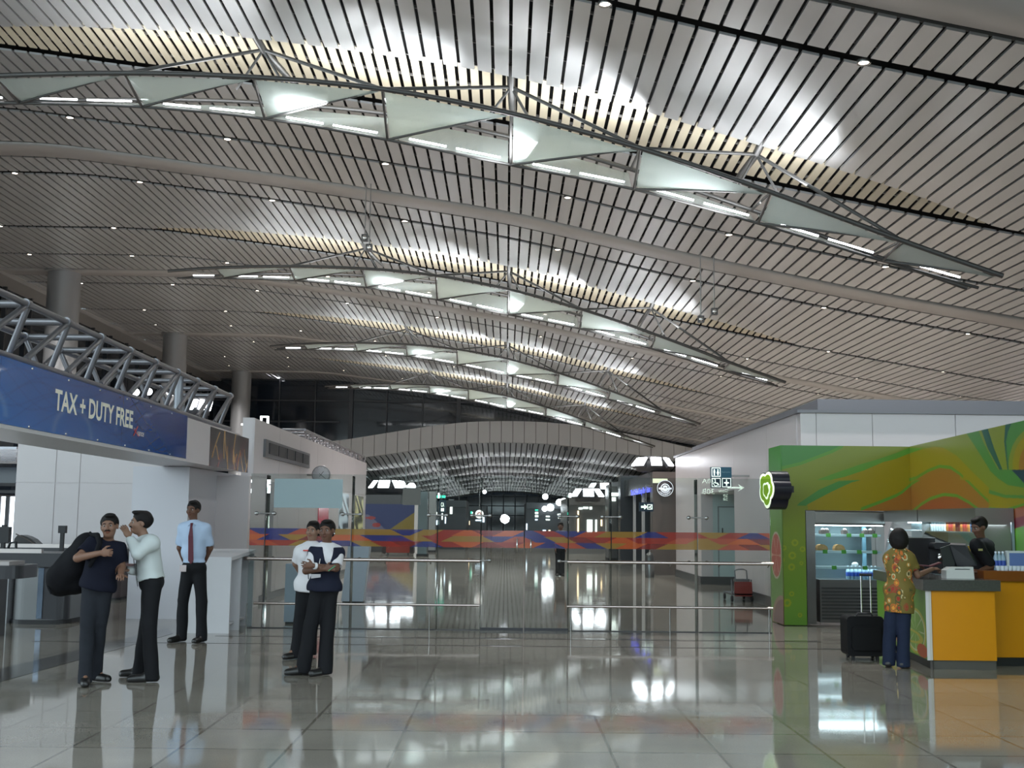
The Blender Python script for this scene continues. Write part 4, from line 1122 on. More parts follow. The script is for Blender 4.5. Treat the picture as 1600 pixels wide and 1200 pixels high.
mb.box((dx0-g, yg1-.04, .2), (dx0, yg1, zdr+g)); mb.box((dx0, yg1-.04, zdr), (dx1, yg1, zdr+g))
part(mb, 'door_frame', mat('frame_grey', (.25,.28,.28), .4), o)
# front (facing camera) return wall of the right block
mb = MB(); mb.box((XR_+.02, y20+.02, 0), (30, y20+.3, zR))
xs_ = [XR_]+[at(x,700,Y=y20).x for x in (1276,1364,1494)]+[9.9, 11.5, 30]
for i in range(len(xs_)-1): mb.box((xs_[i]+.006, y20, 0), (xs_[i+1]-.006, y20+.02, zR))
struct(mb, 'wall_right_front', M_wall)
mb = MB().box((XR_-.06, y20-.06, zR), (30, y20+.4, zR+.05)); mb.box((XR_-.06, y20+.4, zR), (XR_+.4, yend, zR+.05))
mb.box((XR_+.5, y20+.7, zR+.05), (30, y20+.8, zR+.32)); mb.box((XR_+.5, y20+.8, zR+.05), (XR_+.6, yend, zR+.32))
struct(mb, 'trim_40', mat('ledge_grey', (.17,.17,.19), .4))
# toilet direction sign on a bracket from the wall
Yt = 24.0
a = at(1111,762,Y=Yt); b = at(1143,730,Y=Yt)
root = thing('toilet_sign', 'blue projecting sign with white toilet and wheelchair pictograms', 'sign', (b.x, Yt, a.z))
Wd = b.x-a.x; Hh = b.z-a.z; U = Wd/2; H2 = Hh/2
M_tb = mat('toilet_sign_blue', srgb(22,66,84), .3, emit=srgb(22,66,84), es=.25)
part(MB().box((a.x, Yt, a.z+H2), (b.x, Yt+.1, b.z)), 'upper_board', M_tb, root)
part(MB().box((a.x, Yt, a.z), (b.x, Yt+.1, a.z+H2-.004)), 'lower_board', M_navy, root)
y = Yt-.004
def frame(mb, x0, z0, s, w=.012):
    for lo, hi in (((x0,z0),(x0+s,z0+w)), ((x0,z0+s-w),(x0+s,z0+s)), ((x0,z0+w),(x0+w,z0+s-w)), ((x0+s-w,z0+w),(x0+s,z0+s-w))):
        mb.add([(lo[0],y,lo[1]),(hi[0],y,lo[1]),(hi[0],y,hi[1]),(lo[0],y,hi[1])], [(0,1,2,3)])
def disc(mb, x, z, r, n=12): mb.add([(x+r*math.cos(2*PI*k/n), y, z+r*math.sin(2*PI*k/n)) for k in range(n)], [tuple(range(n))])
def quad(mb, *p): mb.add([(q[0], y, q[1]) for q in p], [tuple(range(len(p)))])
s = U*.86
def person_icon(mb, x, z, h, skirt=False):
    disc(mb, x, z+h*.88, h*.10)
    if skirt: quad(mb, (x-h*.05,z+h*.76), (x-h*.22,z+h*.34), (x+h*.22,z+h*.34), (x+h*.05,z+h*.76))
    else: quad(mb, (x-h*.13,z+h*.76), (x-h*.13,z+h*.36), (x+h*.13,z+h*.36), (x+h*.13,z+h*.76))
    quad(mb, (x-h*.09,z+h*.36), (x-h*.09,z), (x-.01*h,z), (x-.01*h,z+h*.36)); quad(mb, (x+h*.01,z+h*.36), (x+h*.01,z), (x+.09*h,z), (x+.09*h,z+h*.36))
mb = MB(); x0, z0 = a.x+U*.07, a.z+H2+U*.07; frame(mb, x0, z0, s); part(mb, 'icon_frame', M_signw, root)
for dx, sk in ((.3, 0), (.7, 1)): 
    mb = MB(); person_icon(mb, x0+s*dx, z0+s*.15, s*.7, sk); part(mb, 'person_pictogram', M_signw, root)
mb = MB(); z0 = a.z+U*.07; frame(mb, x0, z0, s); part(mb, 'icon_frame', M_signw, root)
mb = MB(); cx_, cz_ = x0+s*.45, z0+s*.36
for k in range(14):
    t0, t1 = R_(120+k*19), R_(120+(k+1)*19); r0, r1 = s*.20, s*.26
    quad(mb, (cx_+r0*math.cos(t0), cz_+r0*math.sin(t0)), (cx_+r1*math.cos(t0), cz_+r1*math.sin(t0)), (cx_+r1*math.cos(t1), cz_+r1*math.sin(t1)), (cx_+r0*math.cos(t1), cz_+r0*math.sin(t1)))
disc(mb, x0+s*.38, z0+s*.84, s*.07); quad(mb, (x0+s*.34,z0+s*.76), (x0+s*.40,z0+s*.42), (x0+s*.48,z0+s*.42), (x0+s*.42,z0+s*.76)); quad(mb, (x0+s*.40,z0+s*.48), (x0+s*.40,z0+s*.40), (x0+s*.66,z0+s*.40), (x0+s*.66,z0+s*.48)); quad(mb, (x0+s*.62,z0+s*.42), (x0+s*.76,z0+s*.16), (x0+s*.84,z0+s*.2), (x0+s*.70,z0+s*.45))
part(mb, 'wheelchair_pictogram', M_signw, root)
x1_ = x0+U; mb = MB(); frame(mb, x1_, z0, s); part(mb, 'icon_frame', M_signw, root)
mb = MB(); person_icon(mb, x1_+s*.5, z0+s*.14, s*.74, 1); quad(mb, (x1_+s*.2,z0+s*.42), (x1_+s*.25,z0+s*.56), (x1_+s*.75,z0+s*.56), (x1_+s*.8,z0+s*.42)); part(mb, 'person_pictogram', M_signw, root)
mb = MB(); text_on(mb, 'Restrooms', (a.x+U+.01, y, a.z+H2*1.45), (1,0,0), (0,0,1), U*.8, .035, .0); part(mb, 'lettering', mat('sign_dim_text', srgb(110,140,150), .4), root)
part(MB().box((b.x, Yt+.03, b.z-.2), (XR_, Yt+.07, b.z-.16)), 'bracket', M_fit, root)
# luggage trolley
Yq = at(1160,941,Z=0).y
X0, X1 = at(1143,930,Y=Yq).x, at(1177,930,Y=Yq).x
zq = lambda yy: at(1160, yy, Y=Yq).z
root = thing('luggage_trolley', 'grey luggage trolley with red front panel parked behind the glass at right', 'trolley', ((X0+X1)/2, Yq, 0))
M_tg = mat('trolley_grey', (.16,.16,.17), .35, .6)
part(MB().rbox((X0+.06, Yq+.0, zq(932)), (X1-.02, Yq+.03, zq(909)), .03, 4, 'y'), 'red_panel', mat('trolley_red', (.22,.035,.028), .4), root)
part(MB().box((X0+.08, Yq+.03, zq(909)), (X1-.06, Yq+.2, zq(905))), 'basket_base', M_tg, root)
part(MB().path([(X0+.1, Yq+.1, zq(906)), (X0+.1, Yq+.15, zq(892)), (X0+.18, Yq+.15, zq(890)), (X1-.16, Yq+.15, zq(890)), (X1-.10, Yq+.15, zq(892)), (X1-.1, Yq+.1, zq(906))], .014, 8), 'handle', M_tg, root)
part(MB().box((X0, Yq+.0, .14), (X1, Yq+.9, .17)), 'deck', M_tg, root)
for x in (X0+.02, X1-.02):
    part(MB().tube((x, Yq+.02, .16), (x, Yq+.1, zq(906)), .014, n=6), 'upright', M_tg, root)
    for yy in (Yq+.05, Yq+.85):
        w = part(MB().lathe([(0,-.02),(.06,-.02),(.065,0),(.06,.02),(0,.02)], (x, yy, .065), 14, 'x'), 'wheel', M_black, root)
        part(MB().tube((x, yy, .065), (x, yy, .15), .01, n=6), 'fork', M_tg, w)

# ================================================================== BEHIND THE CAMERA (mirrored faintly in the glass)
struct(MB().box((-30, -14.3, 0), (30, -14, 5.0)), 'added_wall_back', mat('added_wall_dark', (.055,.055,.06), .5))  # unseen dark wall, added so the glass mirrors less bright sky
Yv = 2*YB+8
def mir(x, y): p = at(x, y, Y=Yv); return Vector((p.x, -8.0, p.z))
a = mir(1090,786); b = mir(1168,749)
root = thing('gate_sign', 'hanging gate sign with 30A and 30B, seen only mirrored in the right glass', 'sign', (a.x, -8, b.z))
part(MB().box((mir(1093,790).x-.9, -8.1, mir(1093,790).z), (b.x+.1, -8.012, b.z+.1)), 'board', mat('gate_board', (.03,.05,.06), .4), root)
M_gs_ = mat('gate_letters', (.8,.9,.8), .4, emit=(.8,1,.85), es=9)
for s_, x0, x1, y0, y1 in (('30A',1097,1116,748,755),('30B',1097,1116,764,772),('Gate',1123,1138,764,769),('26',1130,1137,772,776),('28',1130,1137,778,782)):
    p = mir(x0, y1); q = mir(x1, y0); mb = MB()
    text_on(mb, s_, (q.x, -8.0, p.z), (-1,0,0), (0,0,1), q.x-p.x, q.z-p.z, .0, .004); part(mb, 'lettering', M_gs_, root)
p = mir(1150,762); mb = MB(); y = -7.995
for Q in ([(-.32,-.03),(.18,-.03),(.18,.03),(-.32,.03)], [(.06,.14),(.30,0),(.18,0)], [(.06,-.14),(.30,0),(.18,0)]): mb.add([(p.x+a_, y, p.z+b_) for a_, b_ in Q], [tuple(range(len(Q)))])
part(mb, 'arrow', M_gs_, root)
for dx in (.1, 1.2): part(MB().tube((a.x+dx, -8.05, b.z+.1), (a.x+dx, -8.05, b.z+3), .02, n=6), 'hanger', M_fit, root)
# ================================================================== RIGHT: JUICE KIOSK
YK = 18.3
K0 = at(1221,697,Y=YK); zK = at(1300,696.5,Y=YK).z
XK0 = K0.x; K1 = at(1421,699,Y=YK); XK1 = K1.x
Kf = at(1600,657,Z=zK)         # where the side wall leaves the frame
dirS = Vector((Kf.x-XK1, Kf.y-YK, 0)).normalized()
S_far = Vector((XK1, YK, 0)); S_near = S_far+dirS*8.5
zH = at(1262,797,Y=YK).z
M_mural = painted_mat('mural_print', .28, spec=.4)
LIME = srgb(122,132,40); GRN = srgb(70,128,58); DGR = srgb(24,84,72); YEL = srgb(144,128,16); ORG = srgb(150,100,36); RED = srgb(148,76,40); LG = srgb(88,140,44); MAR = srgb(120,28,44)
def ip(x, pts): return np.interp(x, [p[0] for p in pts], [p[1] for p in pts])
def mural(P):
    """fixed print of the stand, drawn with curves taken from the photograph"""
    D = P-np.array(EYE); R = np.array(CM)
    q = D@R; x = 800+FPX*q[:, 0]/(-q[:, 2]); y = 600-FPX*q[:, 1]/(-q[:, 2])
    c = np.tile(np.array(LIME), (len(P), 1))
    def fill(m, col): c[m] = col
    # upper sheet and lower sheet step at y = 749
    lower = (y > 750)
    up = ~lower
    # dark green wedge at top left
    b1 = ip(x, [(1200,733),(1216,730),(1250,722),(1300,703),(1316,695),(1320,690)])
    fill(up & (y < b1) & (x < 1318), GRN)
    fill(up & (y > b1) & (y < b1+5+np.clip((x-1290)*0,0,9)) & (x < 1326), LG)
    # yellow wave in the upper sheet
    b2 = ip(x, [(1200,790),(1290,752),(1320,745),(1350,735),(1380,722),(1400,717),(1420,709),(1440,702),(1460,698),(1475,700),(1495,712),(1520,738),(1545,762),(1560,776),(1580,800),(1600,812)])
    b2g = ip(x, [(1270,752),(1300,741),(1340,727),(1370,718),(1400,708),(1420,700),(1440,700),(1600,700)])
    fill(up & (x < 1440) & (y > b2g) & (y < b2) & (x > 1270), LG)
    fill((y > b2) & (x > 1290) & up, YEL)
    fill((y > b2) & (x > 1410) & lower, YEL)
    # lower sheet at left: lime, green stripe, yellow, then orange
    b3 = ip(x, [(1200,835),(1235,800),(1250,785),(1280,765),(1310,752),(1340,750),(1421,750)])
    b3b = ip(x, [(1200,850),(1250,800),(1262,788),(1300,768),(1330,754),(1345,750),(1421,750)])
    fill(lower & (x < 1412) & (y > b3) & (y < b3b) , GRN)
    fill(lower & (x < 1412) & (y > b3b) & (y < 800), YEL)
    fill(lower & (x < 1262) & (y > 790), LIME)
    # orange hump
    b4 = ip(x, [(1340,797),(1370,785),(1400,773),(1410,768),(1430,752),(1450,745),(1462,742)])
    b5 = ip(x, [(1345,800),(1380,782),(1410,769),(1421,762),(1437,748),(1455,733),(1470,729),(1485,732),(1500,745),(1520,764),(1545,785),(1560,800),(1600,830)])
    h1 = ip(x, [(1421,747),(1432,744),(1450,733),(1468,726),(1485,728),(1500,738),(1515,752)])
    fill((x > 1421) & (y > h1) & (y < h1+5) & (x < 1505), LG)
    fill((x > 1421) & (y > h1+5) & (x < 1500) & up, ORG)
    h2 = ip(x, [(1340,798),(1375,785),(1400,775),(1410,769),(1425,756),(1440,747),(1450,745),(1478,741),(1500,742),(1515,755),(1530,770),(1545,784),(1560,800),(1580,822)])
    fill(lower & (y > h2-3) & (x > 1345) & (x < 1556), LG)
    fill(lower & (y > h2+2) & (x > 1345) & (x < 1556), ORG)
    h3 = ip(x, [(1425,800),(1440,788),(1455,779),(1475,773),(1495,775),(1515,786),(1528,796),(1540,806)])
    fill(lower & (y > h3-3) & (x > 1425) & (x < 1545), LG); fill(lower & (y > h3+2) & (x > 1425) & (x < 1545), RED)
    # green falling ribbons on the side sheet
    e0 = ip(y, [(670,1507),(680,1512),(700,1525),(735,1547),(760,1560)]); e1 = ip(y, [(670,1528),(690,1536),(715,1549),(735,1560),(760,1572)])
    fill((x > e0) & (x < e1) & (y < 750), GRN)
    e0 = ip(y, [(668,1532),(700,1543),(733,1561)]); e1 = ip(y, [(668,1543),(700,1553),(733,1566)])
    fill((x > e0) & (x < e1) & (y < 734), DGR)
    e0 = ip(y, [(660,1571),(690,1569),(733,1574)]); e1 = ip(y, [(660,1581),(675,1575),(690,1572),(733,1575.5)])
    fill((x > e0) & (x < e1) & (y < 734), DGR)
    fill((x > e1) & (y < 734), GRN)
    for r, col in ((46,LIME),(40,YEL),(30,ORG),(22,RED),(18,LIME),(12,MAR)):
        fill((np.hypot((x-1622)/1.0, (y-728)/1.35) < r) & (y < 734), col)
    # lower right sheet
    lr = (y > 734) & (x > 1545)
    g = ip(x, [(1545,734),(1560,748),(1575,758),(1600,762)])
    fill(lr & (y < g) , GRN); fill(lr & (y >= g), LIME)
    fill(lr & (np.abs(y-ip(x, [(1545,768),(1570,776),(1600,777)])) < 3), GRN)
    fill(lr & (y > ip(x, [(1545,771),(1570,778),(1600,779)])), YEL)
    fill(lr & (y > ip(x, [(1545,792),(1570,795),(1600,786)])), LG)
    fill(lr & (y > ip(x, [(1545,796),(1570,800),(1600,790)])), RED)
    fill(lr & (y > ip(x, [(1545,822),(1570,814),(1600,806)])), MAR)
    fill(lr & (y > ip(x, [(1545,832),(1570,830),(1600,822)])), LG)
    fill((x > 1580) & (y > 734) & (y < ip(x, [(1580,734),(1590,744),(1600,755)])), srgb(14,50,72))
    # left column: greener towards the floor, faint yellow rings
    col = (x < 1262) & (y > 790)
    t = np.clip((y-790)/180, 0, 1)[:, None]
    c = np.where(col[:, None], np.array(LIME)*(1-t)+np.array(srgb(100,140,52))*t, c)
    for (rx, ry, rr) in ((1242,848,5.5),(1238,868,6),(1237,886,5.5),(1225,856,4),(1254,858,4.5),(1230,942,6.5),(1237,928,4),(1250,961,3.5),(1222,875,4),(1252,880,3)):
        dd = np.hypot(x-rx, y-ry); c[(dd < rr) & (dd > rr*.45)] = srgb(140,150,40)
    return c
kroot = thing('juice_kiosk', 'green and yellow wave-printed juice kiosk walls on the right', 'kiosk', (XK0, YK, 0))
paint_panel('column_print', M_mural, kroot, (XK0, YK, .01), (at(1260,900,Y=YK).x-XK0, 0, 0), (0,0,zH-.01), 60, 260, mural, thick=(0,.5,0), world=True)
paint_panel('header_print', M_mural, kroot, (XK0, YK, zH), (XK1-XK0, 0, 0), (0,0,zK-zH), 420, 200, mural, thick=(0,.5,0), world=True)
paint_panel('side_print', M_mural, kroot, tuple(S_far), tuple(S_near-S_far), (0,0,zK), 900, 420, mural, thick=(.25,0,0), world=True)
XKs = at(1205,800,X=XK0-.05).x
yk1 = at(1205,900,X=XK0).y
def f_side(u, v):
    c = np.tile(np.array(srgb(96,150,44)), (len(u), 1)); c[v > .86] = srgb(70,150,60)
    s = np.hypot((u-.5)/.42, (v-.38)/.135); c[s < 1] = srgb(196,190,170); c[s < .9] = srgb(186,92,70)
    ang = np.arctan2((v-.38)/.135, (u-.5)/.42); spk = (np.abs((ang/(PI/3.0)) % 1-.5) > .44); c[(s < .82) & spk] = srgb(206,170,150)
    s2 = np.hypot((u-.9)/.8, (v-.0)/.16); c[s2 < 1] = srgb(150,120,84); c[s2 < .85] = srgb(120,80,60)
    return c
paint_panel('end_print', M_mural if False else painted_mat('mural_print'), kroot, (XK0-.012, yk1, .01), (0, YK-yk1, 0), (0,0,zK-.01), 50, 200, f_side, thick=(.008,0,0))
part(MB().box((XK0+.005, YK+.5, 0), (XK0+.3, yk1, zK)), 'end_core', mat('kiosk_core', (.3,.35,.1), .5), kroot)
# flower shaped lightbox
root = thing('flower_lightbox', 'black-sided flower-shaped lightbox sign jutting from the green kiosk corner', 'sign', (XK0, 17.8, 1.9))
cF = at(1198,764,Y=17.75)
Rf = .30
ang = R_(-79)      # face normal direction about z
Uv = Vector((math.cos(ang), math.sin(ang), 0)); Wv = Vector((0,0,1)); Nv = Uv.cross(Wv)
if Nv.y > 0: Nv = -Nv
out = []
for k in range(72):
    t = 2*PI*k/72; r = Rf*(.82+.18*abs(math.cos(2.5*t+.4)))*(1+.05*math.sin(3*t)); out.append(cF+Uv*r*math.cos(t)+Wv*r*1.0*math.sin(t))
part(MB().prism(out, -Nv*.28), 'case', mat('lightbox_black', (.012,.012,.02), .3), root)
def petal(scale, off, m, nm, shift=(0,0)):
    P = [cF+(p-cF)*scale+Nv*off+Uv*shift[0]+Wv*shift[1] for p in out]; part(MB().prism(P, -Nv*.004), nm, m, root)
petal(.95, .006, mat('lightbox_white', (.9,.95,.8), .4, emit=(.85,.95,.7), es=.9), 'lit_face')
petal(.80, .012, mat('lightbox_green', srgb(120,160,20), .4, emit=srgb(120,160,20), es=.5), 'green_face')
petal(.45, .018, MATS['lightbox_white'], 'inner_face', (.02,-.02)); petal(.33, .024, MATS['lightbox_green'], 'inner_green', (.02,-.02))
part(MB().box((cF.x+.02, 17.75, cF.z-.05), (XK0+.05, YK-.002, cF.z+.05)), 'bracket', M_black, root)
# ---------------------------------------------------------------- chilled display cabinet
M_fsteel = mat('fridge_steel', (.26,.26,.25), .28, .9); M_fin_ = mat('fridge_inner', (.20,.26,.28), .3, .3); M_glassc = glass_mat('cabinet_glass', (.9,.97,.97), .93, refl=.35)
M_cool = mat('cool_strip', (1,1,1), .5, emit=(.75,.93,1), es=9)
X0, X1 = at(1261,900,Y=YK+.02).x+.01, at(1386,900,Y=YK+.02).x
YF = YK+.06; zz2 = lambda y: at(1320, y, Y=YF).z
root = thing('display_fridge', 'lit steel display fridge with pastries and bottles at the left of the kiosk', 'display fridge', (X0, YF, 0))
zl = zz2(906); zt_f = zH-.01
part(MB().box((X0, YF, 0), (X0+.30, YF+.75, zt_f)), 'side_wall', M_fsteel, root) if False else None
part(MB().box((X0, YF, .02), (X0+.14, YF+.75, zt_f)), 'side_wall', M_fsteel, root)
part(MB().box((X0+.20, YF-.0, .05), (X1, YF+.7, zl)), 'base_cabinet', M_fsteel, root)
for k in range(10):
    z = .10+k*.052
    part(MB().box((X0+.22, YF-.012, z), (X1-.04, YF-.001, z+.028)), 'louvre', mat('louvre_dark', (.05,.05,.05), .4, .6), root)
part(MB().box((X0+.14, YF+.70, zl), (X1, YF+.74, zt_f-.2)), 'back_panel', M_fin_, root)
part(MB().rbox((X0+.14, YF-.02, zt_f-.22), (X1, YF+.74, zt_f), .03, 3, 'x'), 'canopy', M_fsteel, root)
part(MB().box((X0+.142, YF+.05, zt_f-.235), (X1-.02, YF+.09, zt_f-.22)), 'light_strip', M_cool, root)
part(MB().box((X0+.15, YF+.01, zl), (X1-.01, YF+.018, zt_f-.235)), 'glass_front', M_glassc, root)
shelf_z = [zz2(886), zz2(861), zz2(835)]
for z in shelf_z:
    sh = part(MB().box((X0+.16, YF+.12, z-.02), (X1-.02, YF+.68, z)), 'shelf', mat('shelf_steel', (.45,.48,.5), .3, .5), root)
    part(MB().box((X0+.17, YF+.10, z-.035), (X1-.03, YF+.12, z-.0)), 'price_rail', mat('rail_pale', (.55,.62,.66), .3), sh)
    part(MB().box((X0+.2, YF+.14, z-.032), (X1-.06, YF+.17, z-.021)), 'light_strip', M_cool, sh)
part(MB().box((X1-.24, YF+.4, zl), (X1-.18, YF+.44, zt_f-.24)), 'shelf_upright', mat('blue_upright', (.18,.33,.42), .3, .4), root)
def lamp_area(loc, size, e, col=(.8,.93,1), rot=(0,0,0), name='cabinet_light'):
    la = bpy.data.lights.new(name, 'AREA'); la.shape = 'RECTANGLE'; la.size, la.size_y = size; la.energy = e; la.color = col
    o = bpy.data.objects.new(name, la); C.objects.link(o); o.location = loc; o.rotation_euler = rot
    return o
lamp_area(((X0+X1)/2, YF+.25, zt_f-.245), (1.0, .2), 9)
for z in shelf_z: lamp_area(((X0+X1)/2, YF+.3, z-.04), (1.0, .1), 2.5)
# goods
M_past = mat('pastry_dark', (.035,.02,.015), .6, bump=.5); M_bread = mat('bread_crust', (.36,.19,.07), .6, var=.3, vscale=30, bump=.5)
M_ptag = mat('price_tag_green', srgb(76,140,40), .5)
def goods(px0, yb, w, h, kind, lab, grp=None):
    z = min(shelf_z, key=lambda s: abs(s-zz2(yb)))
    X = at(px0, yb, Y=YF+.25).x; y = YF+.26
    mb = MB()
    if kind == 'cake':
        mb.rbox((X-w/2, y-.06, z), (X+w/2, y+.08, z+h*.6), .02, 3); mb2 = MB().ell((X, y, z+h*.62), (w*.42,.06,h*.35), 10, 6)
        root = thing('chocolate_cake', lab, 'cake', (X, y, z), grp); part(mb, 'sponge', M_past, root); part(mb2, 'icing', mat('icing_brown', (.06,.035,.03), .3), root); return
    if kind == 'loaf':
        prof = [(-.5,0),(-.52,.35),(-.4,.8),(-.15,1),(.15,.95),(.42,.7),(.52,.3),(.5,0)]
        mb.prism([(X+a*w, y-.06, z+b*h) for a, b in prof], (0,.14,0)); tag(mb.build('bread_loaf', M_bread), lab, 'bread', grp); return
    if kind == 'tag':
        mb.prism([(X-w/2, YF+.085, z-.045), (X+w/2, YF+.085, z-.045), (X+w/2, YF+.098, z+.015), (X-w/2, YF+.098, z+.015)], (0,.004,0)); tag(mb.build('price_tag', M_ptag), lab, 'price tag', grp); return
for x, w in ((1286,.10),(1292,.08),(1320,.09),(1352,.09),(1361,.11)): goods(x, 834, w, .10, 'cake', 'small dark cake on the top shelf of the lit fridge', 'dark cakes on the top fridge shelf')
goods(1284, 858, .17, .10, 'loaf', 'rounded bread loaf on the middle fridge shelf, left one'); goods(1311, 858, .16, .10, 'loaf', 'wrapped bread loaf on the middle fridge shelf, right one')
for x, y in ((1290,835),(1322,835),(1342,835),(1362,835),(1285,860),(1314,860),(1338,860),(1362,860),(1299,886),(1347,886)):
    goods(x, y, .075, .05, 'tag', 'little green price tag on the %s shelf edge of the lit fridge' % {835:'top',860:'middle',886:'lowest'}[y], 'green price tags on the %s shelf' % {835:'top',860:'middle',886:'lowest'}[y])
# white wrapped roll
X = at(1336,883,Y=YF+.3).x; tag(MB().ell((X, YF+.3, shelf_z[0]+.035), (.055,.05,.035)).build('wrapped_roll', mat('wrap_white', (.75,.75,.75), .4)), 'white wrapped roll alone on the lowest fridge shelf', 'food')
M_pet = mat('bottle_clear_blue', (.35,.48,.60), .1, alpha=.75); M_lab = mat('bottle_label_blue', srgb(50,80,170), .4); M_cap = mat('bottle_cap', (.7,.75,.85), .4)
bproto = None
for k in range(8):
    X = at(1325+6.2*k, 905, Y=YF+.2).x
    if bproto is None:
        bproto = thing('water_bottle', 'clear water bottle with blue label standing in the row at the fridge bottom', 'bottle', (X, YF+.2, zl), 'water bottles in the fridge')
        part(MB().lathe([(.03,0),(.032,.02),(.032,.12),(.028,.15),(.014,.185),(.012,.2)], (X, YF+.2, zl), 12), 'body', M_pet, bproto)
        part(MB().lathe([(.0335,.05),(.0335,.11)], (X, YF+.2, zl), 12), 'label', M_lab, bproto)
        part(MB().lathe([(.014,.195),(.014,.215),(0,.216)], (X, YF+.2, zl), 10), 'cap', M_cap, bproto)
    else:
        o = copy_tree(bproto); o.location = (X, YF+.2, zl)
# ---------------------------------------------------------------- curved glass cabinet along the side wall
def sp(t, off=0.0, z=0.0):
    n = Vector((dirS.y, -dirS.x, 0)); n = n if n.x < 0 else -n
    p = S_far+dirS*t+n*off; return Vector((p.x, p.y, z))
def tpix(x):   # distance along side line (offset .35) seen at photo x
    lo, hi = 0, 8.4
    for _ in range(40):
        m = (lo+hi)/2
        if px(sp(m, .42, 1.6))[0] < x: lo = m
        else: hi = m
    return (lo+hi)/2
tA, tM, tB = tpix(1392), tpix(1430), tpix(1530)
def sbox(t0, t1, o0, o1, z0, z1): return [sp(t0,o1,z0), sp(t0,o0,z0), sp(t1,o0,z0), sp(t1,o1,z0), sp(t0,o1,z1), sp(t0,o0,z1), sp(t1,o0,z1), sp(t1,o1,z1)]
z2t = zH; z2c = zH-.17; z2b = .95
tA = .12
root = thing('glass_display_cabinet', 'long curved-glass display cabinet with juices along the right kiosk wall', 'display cabinet', tuple(sp(tA)))
part(MB().hexa(sbox(tA, tB, .01, .47, .02, z2b)), 'base_cabinet', M_fsteel, root)
part(MB().hexa(sbox(tA, tB, .01, .04, z2b, z2c)), 'back_panel', M_fin_, root)
tmid = (tA+tB)/2-.3
for a_, b_ in ((tA, tmid-.02), (tmid+.02, tB)): part(MB().hexa(sbox(a_, b_, .01, .46, z2c, z2t)), 'canopy', M_fsteel, root)
for a_, b_ in ((tA, tmid), (tmid, tB)):
    V = []
    for k in range(9):
        a = PI/2*k/8; o_ = .34+.14*math.sin(a); z_ = z2b+(z2c-z2b)*(1-k/8)
        V += [sp(a_+.01, o_, z_), sp(b_-.01, o_, z_)]
    mb = MB(); mb.add(V, [(2*i, 2*i+1, 2*i+3, 2*i+2) for i in range(8)], True); part(mb, 'curved_glass', M_glassc, root)
s2z = [z2b+.28, z2b+.56]
for z in s2z: part(MB().hexa(sbox(tA+.02, tB-.02, .05, .36, z-.015, z)), 'shelf', MATS['shelf_steel'], root)
part(MB().hexa(sbox(tA+.02, tB-.02, .05, .1, z2c-.02, z2c)), 'light_strip', M_cool, root)
for t in (tA+1, tA+2.4, tB-.5):
    if t < tB: l = lamp_area(tuple(sp(t, .22, z2c-.03)), (.25, 1.2), 6, rot=(0,0,math.atan2(-dirS.x, dirS.y)))
for t in (tmid, tB-.02): part(MB().hexa(sbox(t-.015, t+.015, .05, .40, z2b, z2c)), 'divider', M_fsteel, root)
rsb = random.Random(3)
def item(nm, lab, cat, t, off, z, r, h, m, grp, mc=None):
    p = sp(t, off, z)
    if mc is None: o = MB().lathe([(r*.9,0),(r,.01),(r,h-.01),(r*.85,h)], p, 10).build(nm, m); tag(o, lab, cat, grp); return o
    root = thing(nm, lab, cat, tuple(p), grp)
    part(MB().lathe([(r*.95,0),(r,.01),(r,h*.62),(r*.42,h*.85),(r*.4,h*.93)], p, 10), 'body', m, root)
    part(MB().lathe([(r*.45,h*.92),(r*.45,h),(0,h+.001)], p, 8), 'cap', mc, root)
tx = lambda x: tpix(x)
for k in range(10): item('drink_can', 'red and orange drink can on the upper shelf of the right cabinet', 'can', tx(1464+3.6*k), .27, s2z[1], .034, .15, mat('can_red', srgb(190,64,52), .3), 'red and orange cans on the upper cabinet shelf') if k % 3 else item('drink_can', 'red and orange drink can on the upper shelf of the right cabinet', 'can', tx(1464+3.6*k), .27, s2z[1], .034, .15, mat('can_orange', srgb(210,130,60), .3), 'red and orange cans on the upper cabinet shelf')
for k in range(5): item('drink_can', 'blue drink can on the upper shelf, beside the red cans', 'can', tx(1501+3.8*k), .27, s2z[1], .034, .15, mat('can_blue', srgb(60,110,160), .3), 'blue cans on the upper cabinet shelf')
for k in range(8): item('small_bottle', 'little dark-capped bottle on the left part of the upper cabinet shelf', 'bottle', tx(1432+3.8*k), .27, s2z[1], .028, .16, mat('bottle_milky', (.55,.65,.68), .2), 'little bottles on the upper cabinet shelf', M_black)
for k in range(7): item('juice_cup', 'yellow juice cup on the lower shelf of the right cabinet', 'cup', tx(1466+9.5*k), .27, s2z[0], .05, .11, mat('juice_yellow', srgb(220,160,30), .2), 'yellow juice cups on the lower cabinet shelf', M_cap)
# ---------------------------------------------------------------- front counter
Pc = at(1451,1046,Z=0); Pd = at(1371,1000,Z=0)   # near corner and far end of the slanting green side
YC = Pc.y
zc_t = at(1500,906,Y=YC).z; zc_b = at(1500,923,Y=YC).z; zkick = .10
XC0 = Pc.x+.0; XC1 = at(1556,980,Y=YC).x
Pfar = Vector((at(1370,905,Y=15.6).x, 15.6, 0))
M_ctop = mat('counter_granite', (.06,.057,.055), .2, var=.3, vscale=40); M_yel = mat('counter_yellow', srgb(206,134,8), .35, var=.02)
root = thing('counter', 'yellow juice counter with dark stone top, green lemon side and dark kick', 'counter', (XC0, YC, 0))
gap = Vector((0.0,0,0))
part(MB().box((XC0, YC, zkick), (XC1, YC+.02, zc_b)), 'yellow_front', M_yel, root)
X2 = 6.12
part(MB().box((XC1+.01, YC+.35, zkick), (X2, YC+.9, at(1580,908,Y=YC+.35).z)), 'yellow_front', M_yel, root)
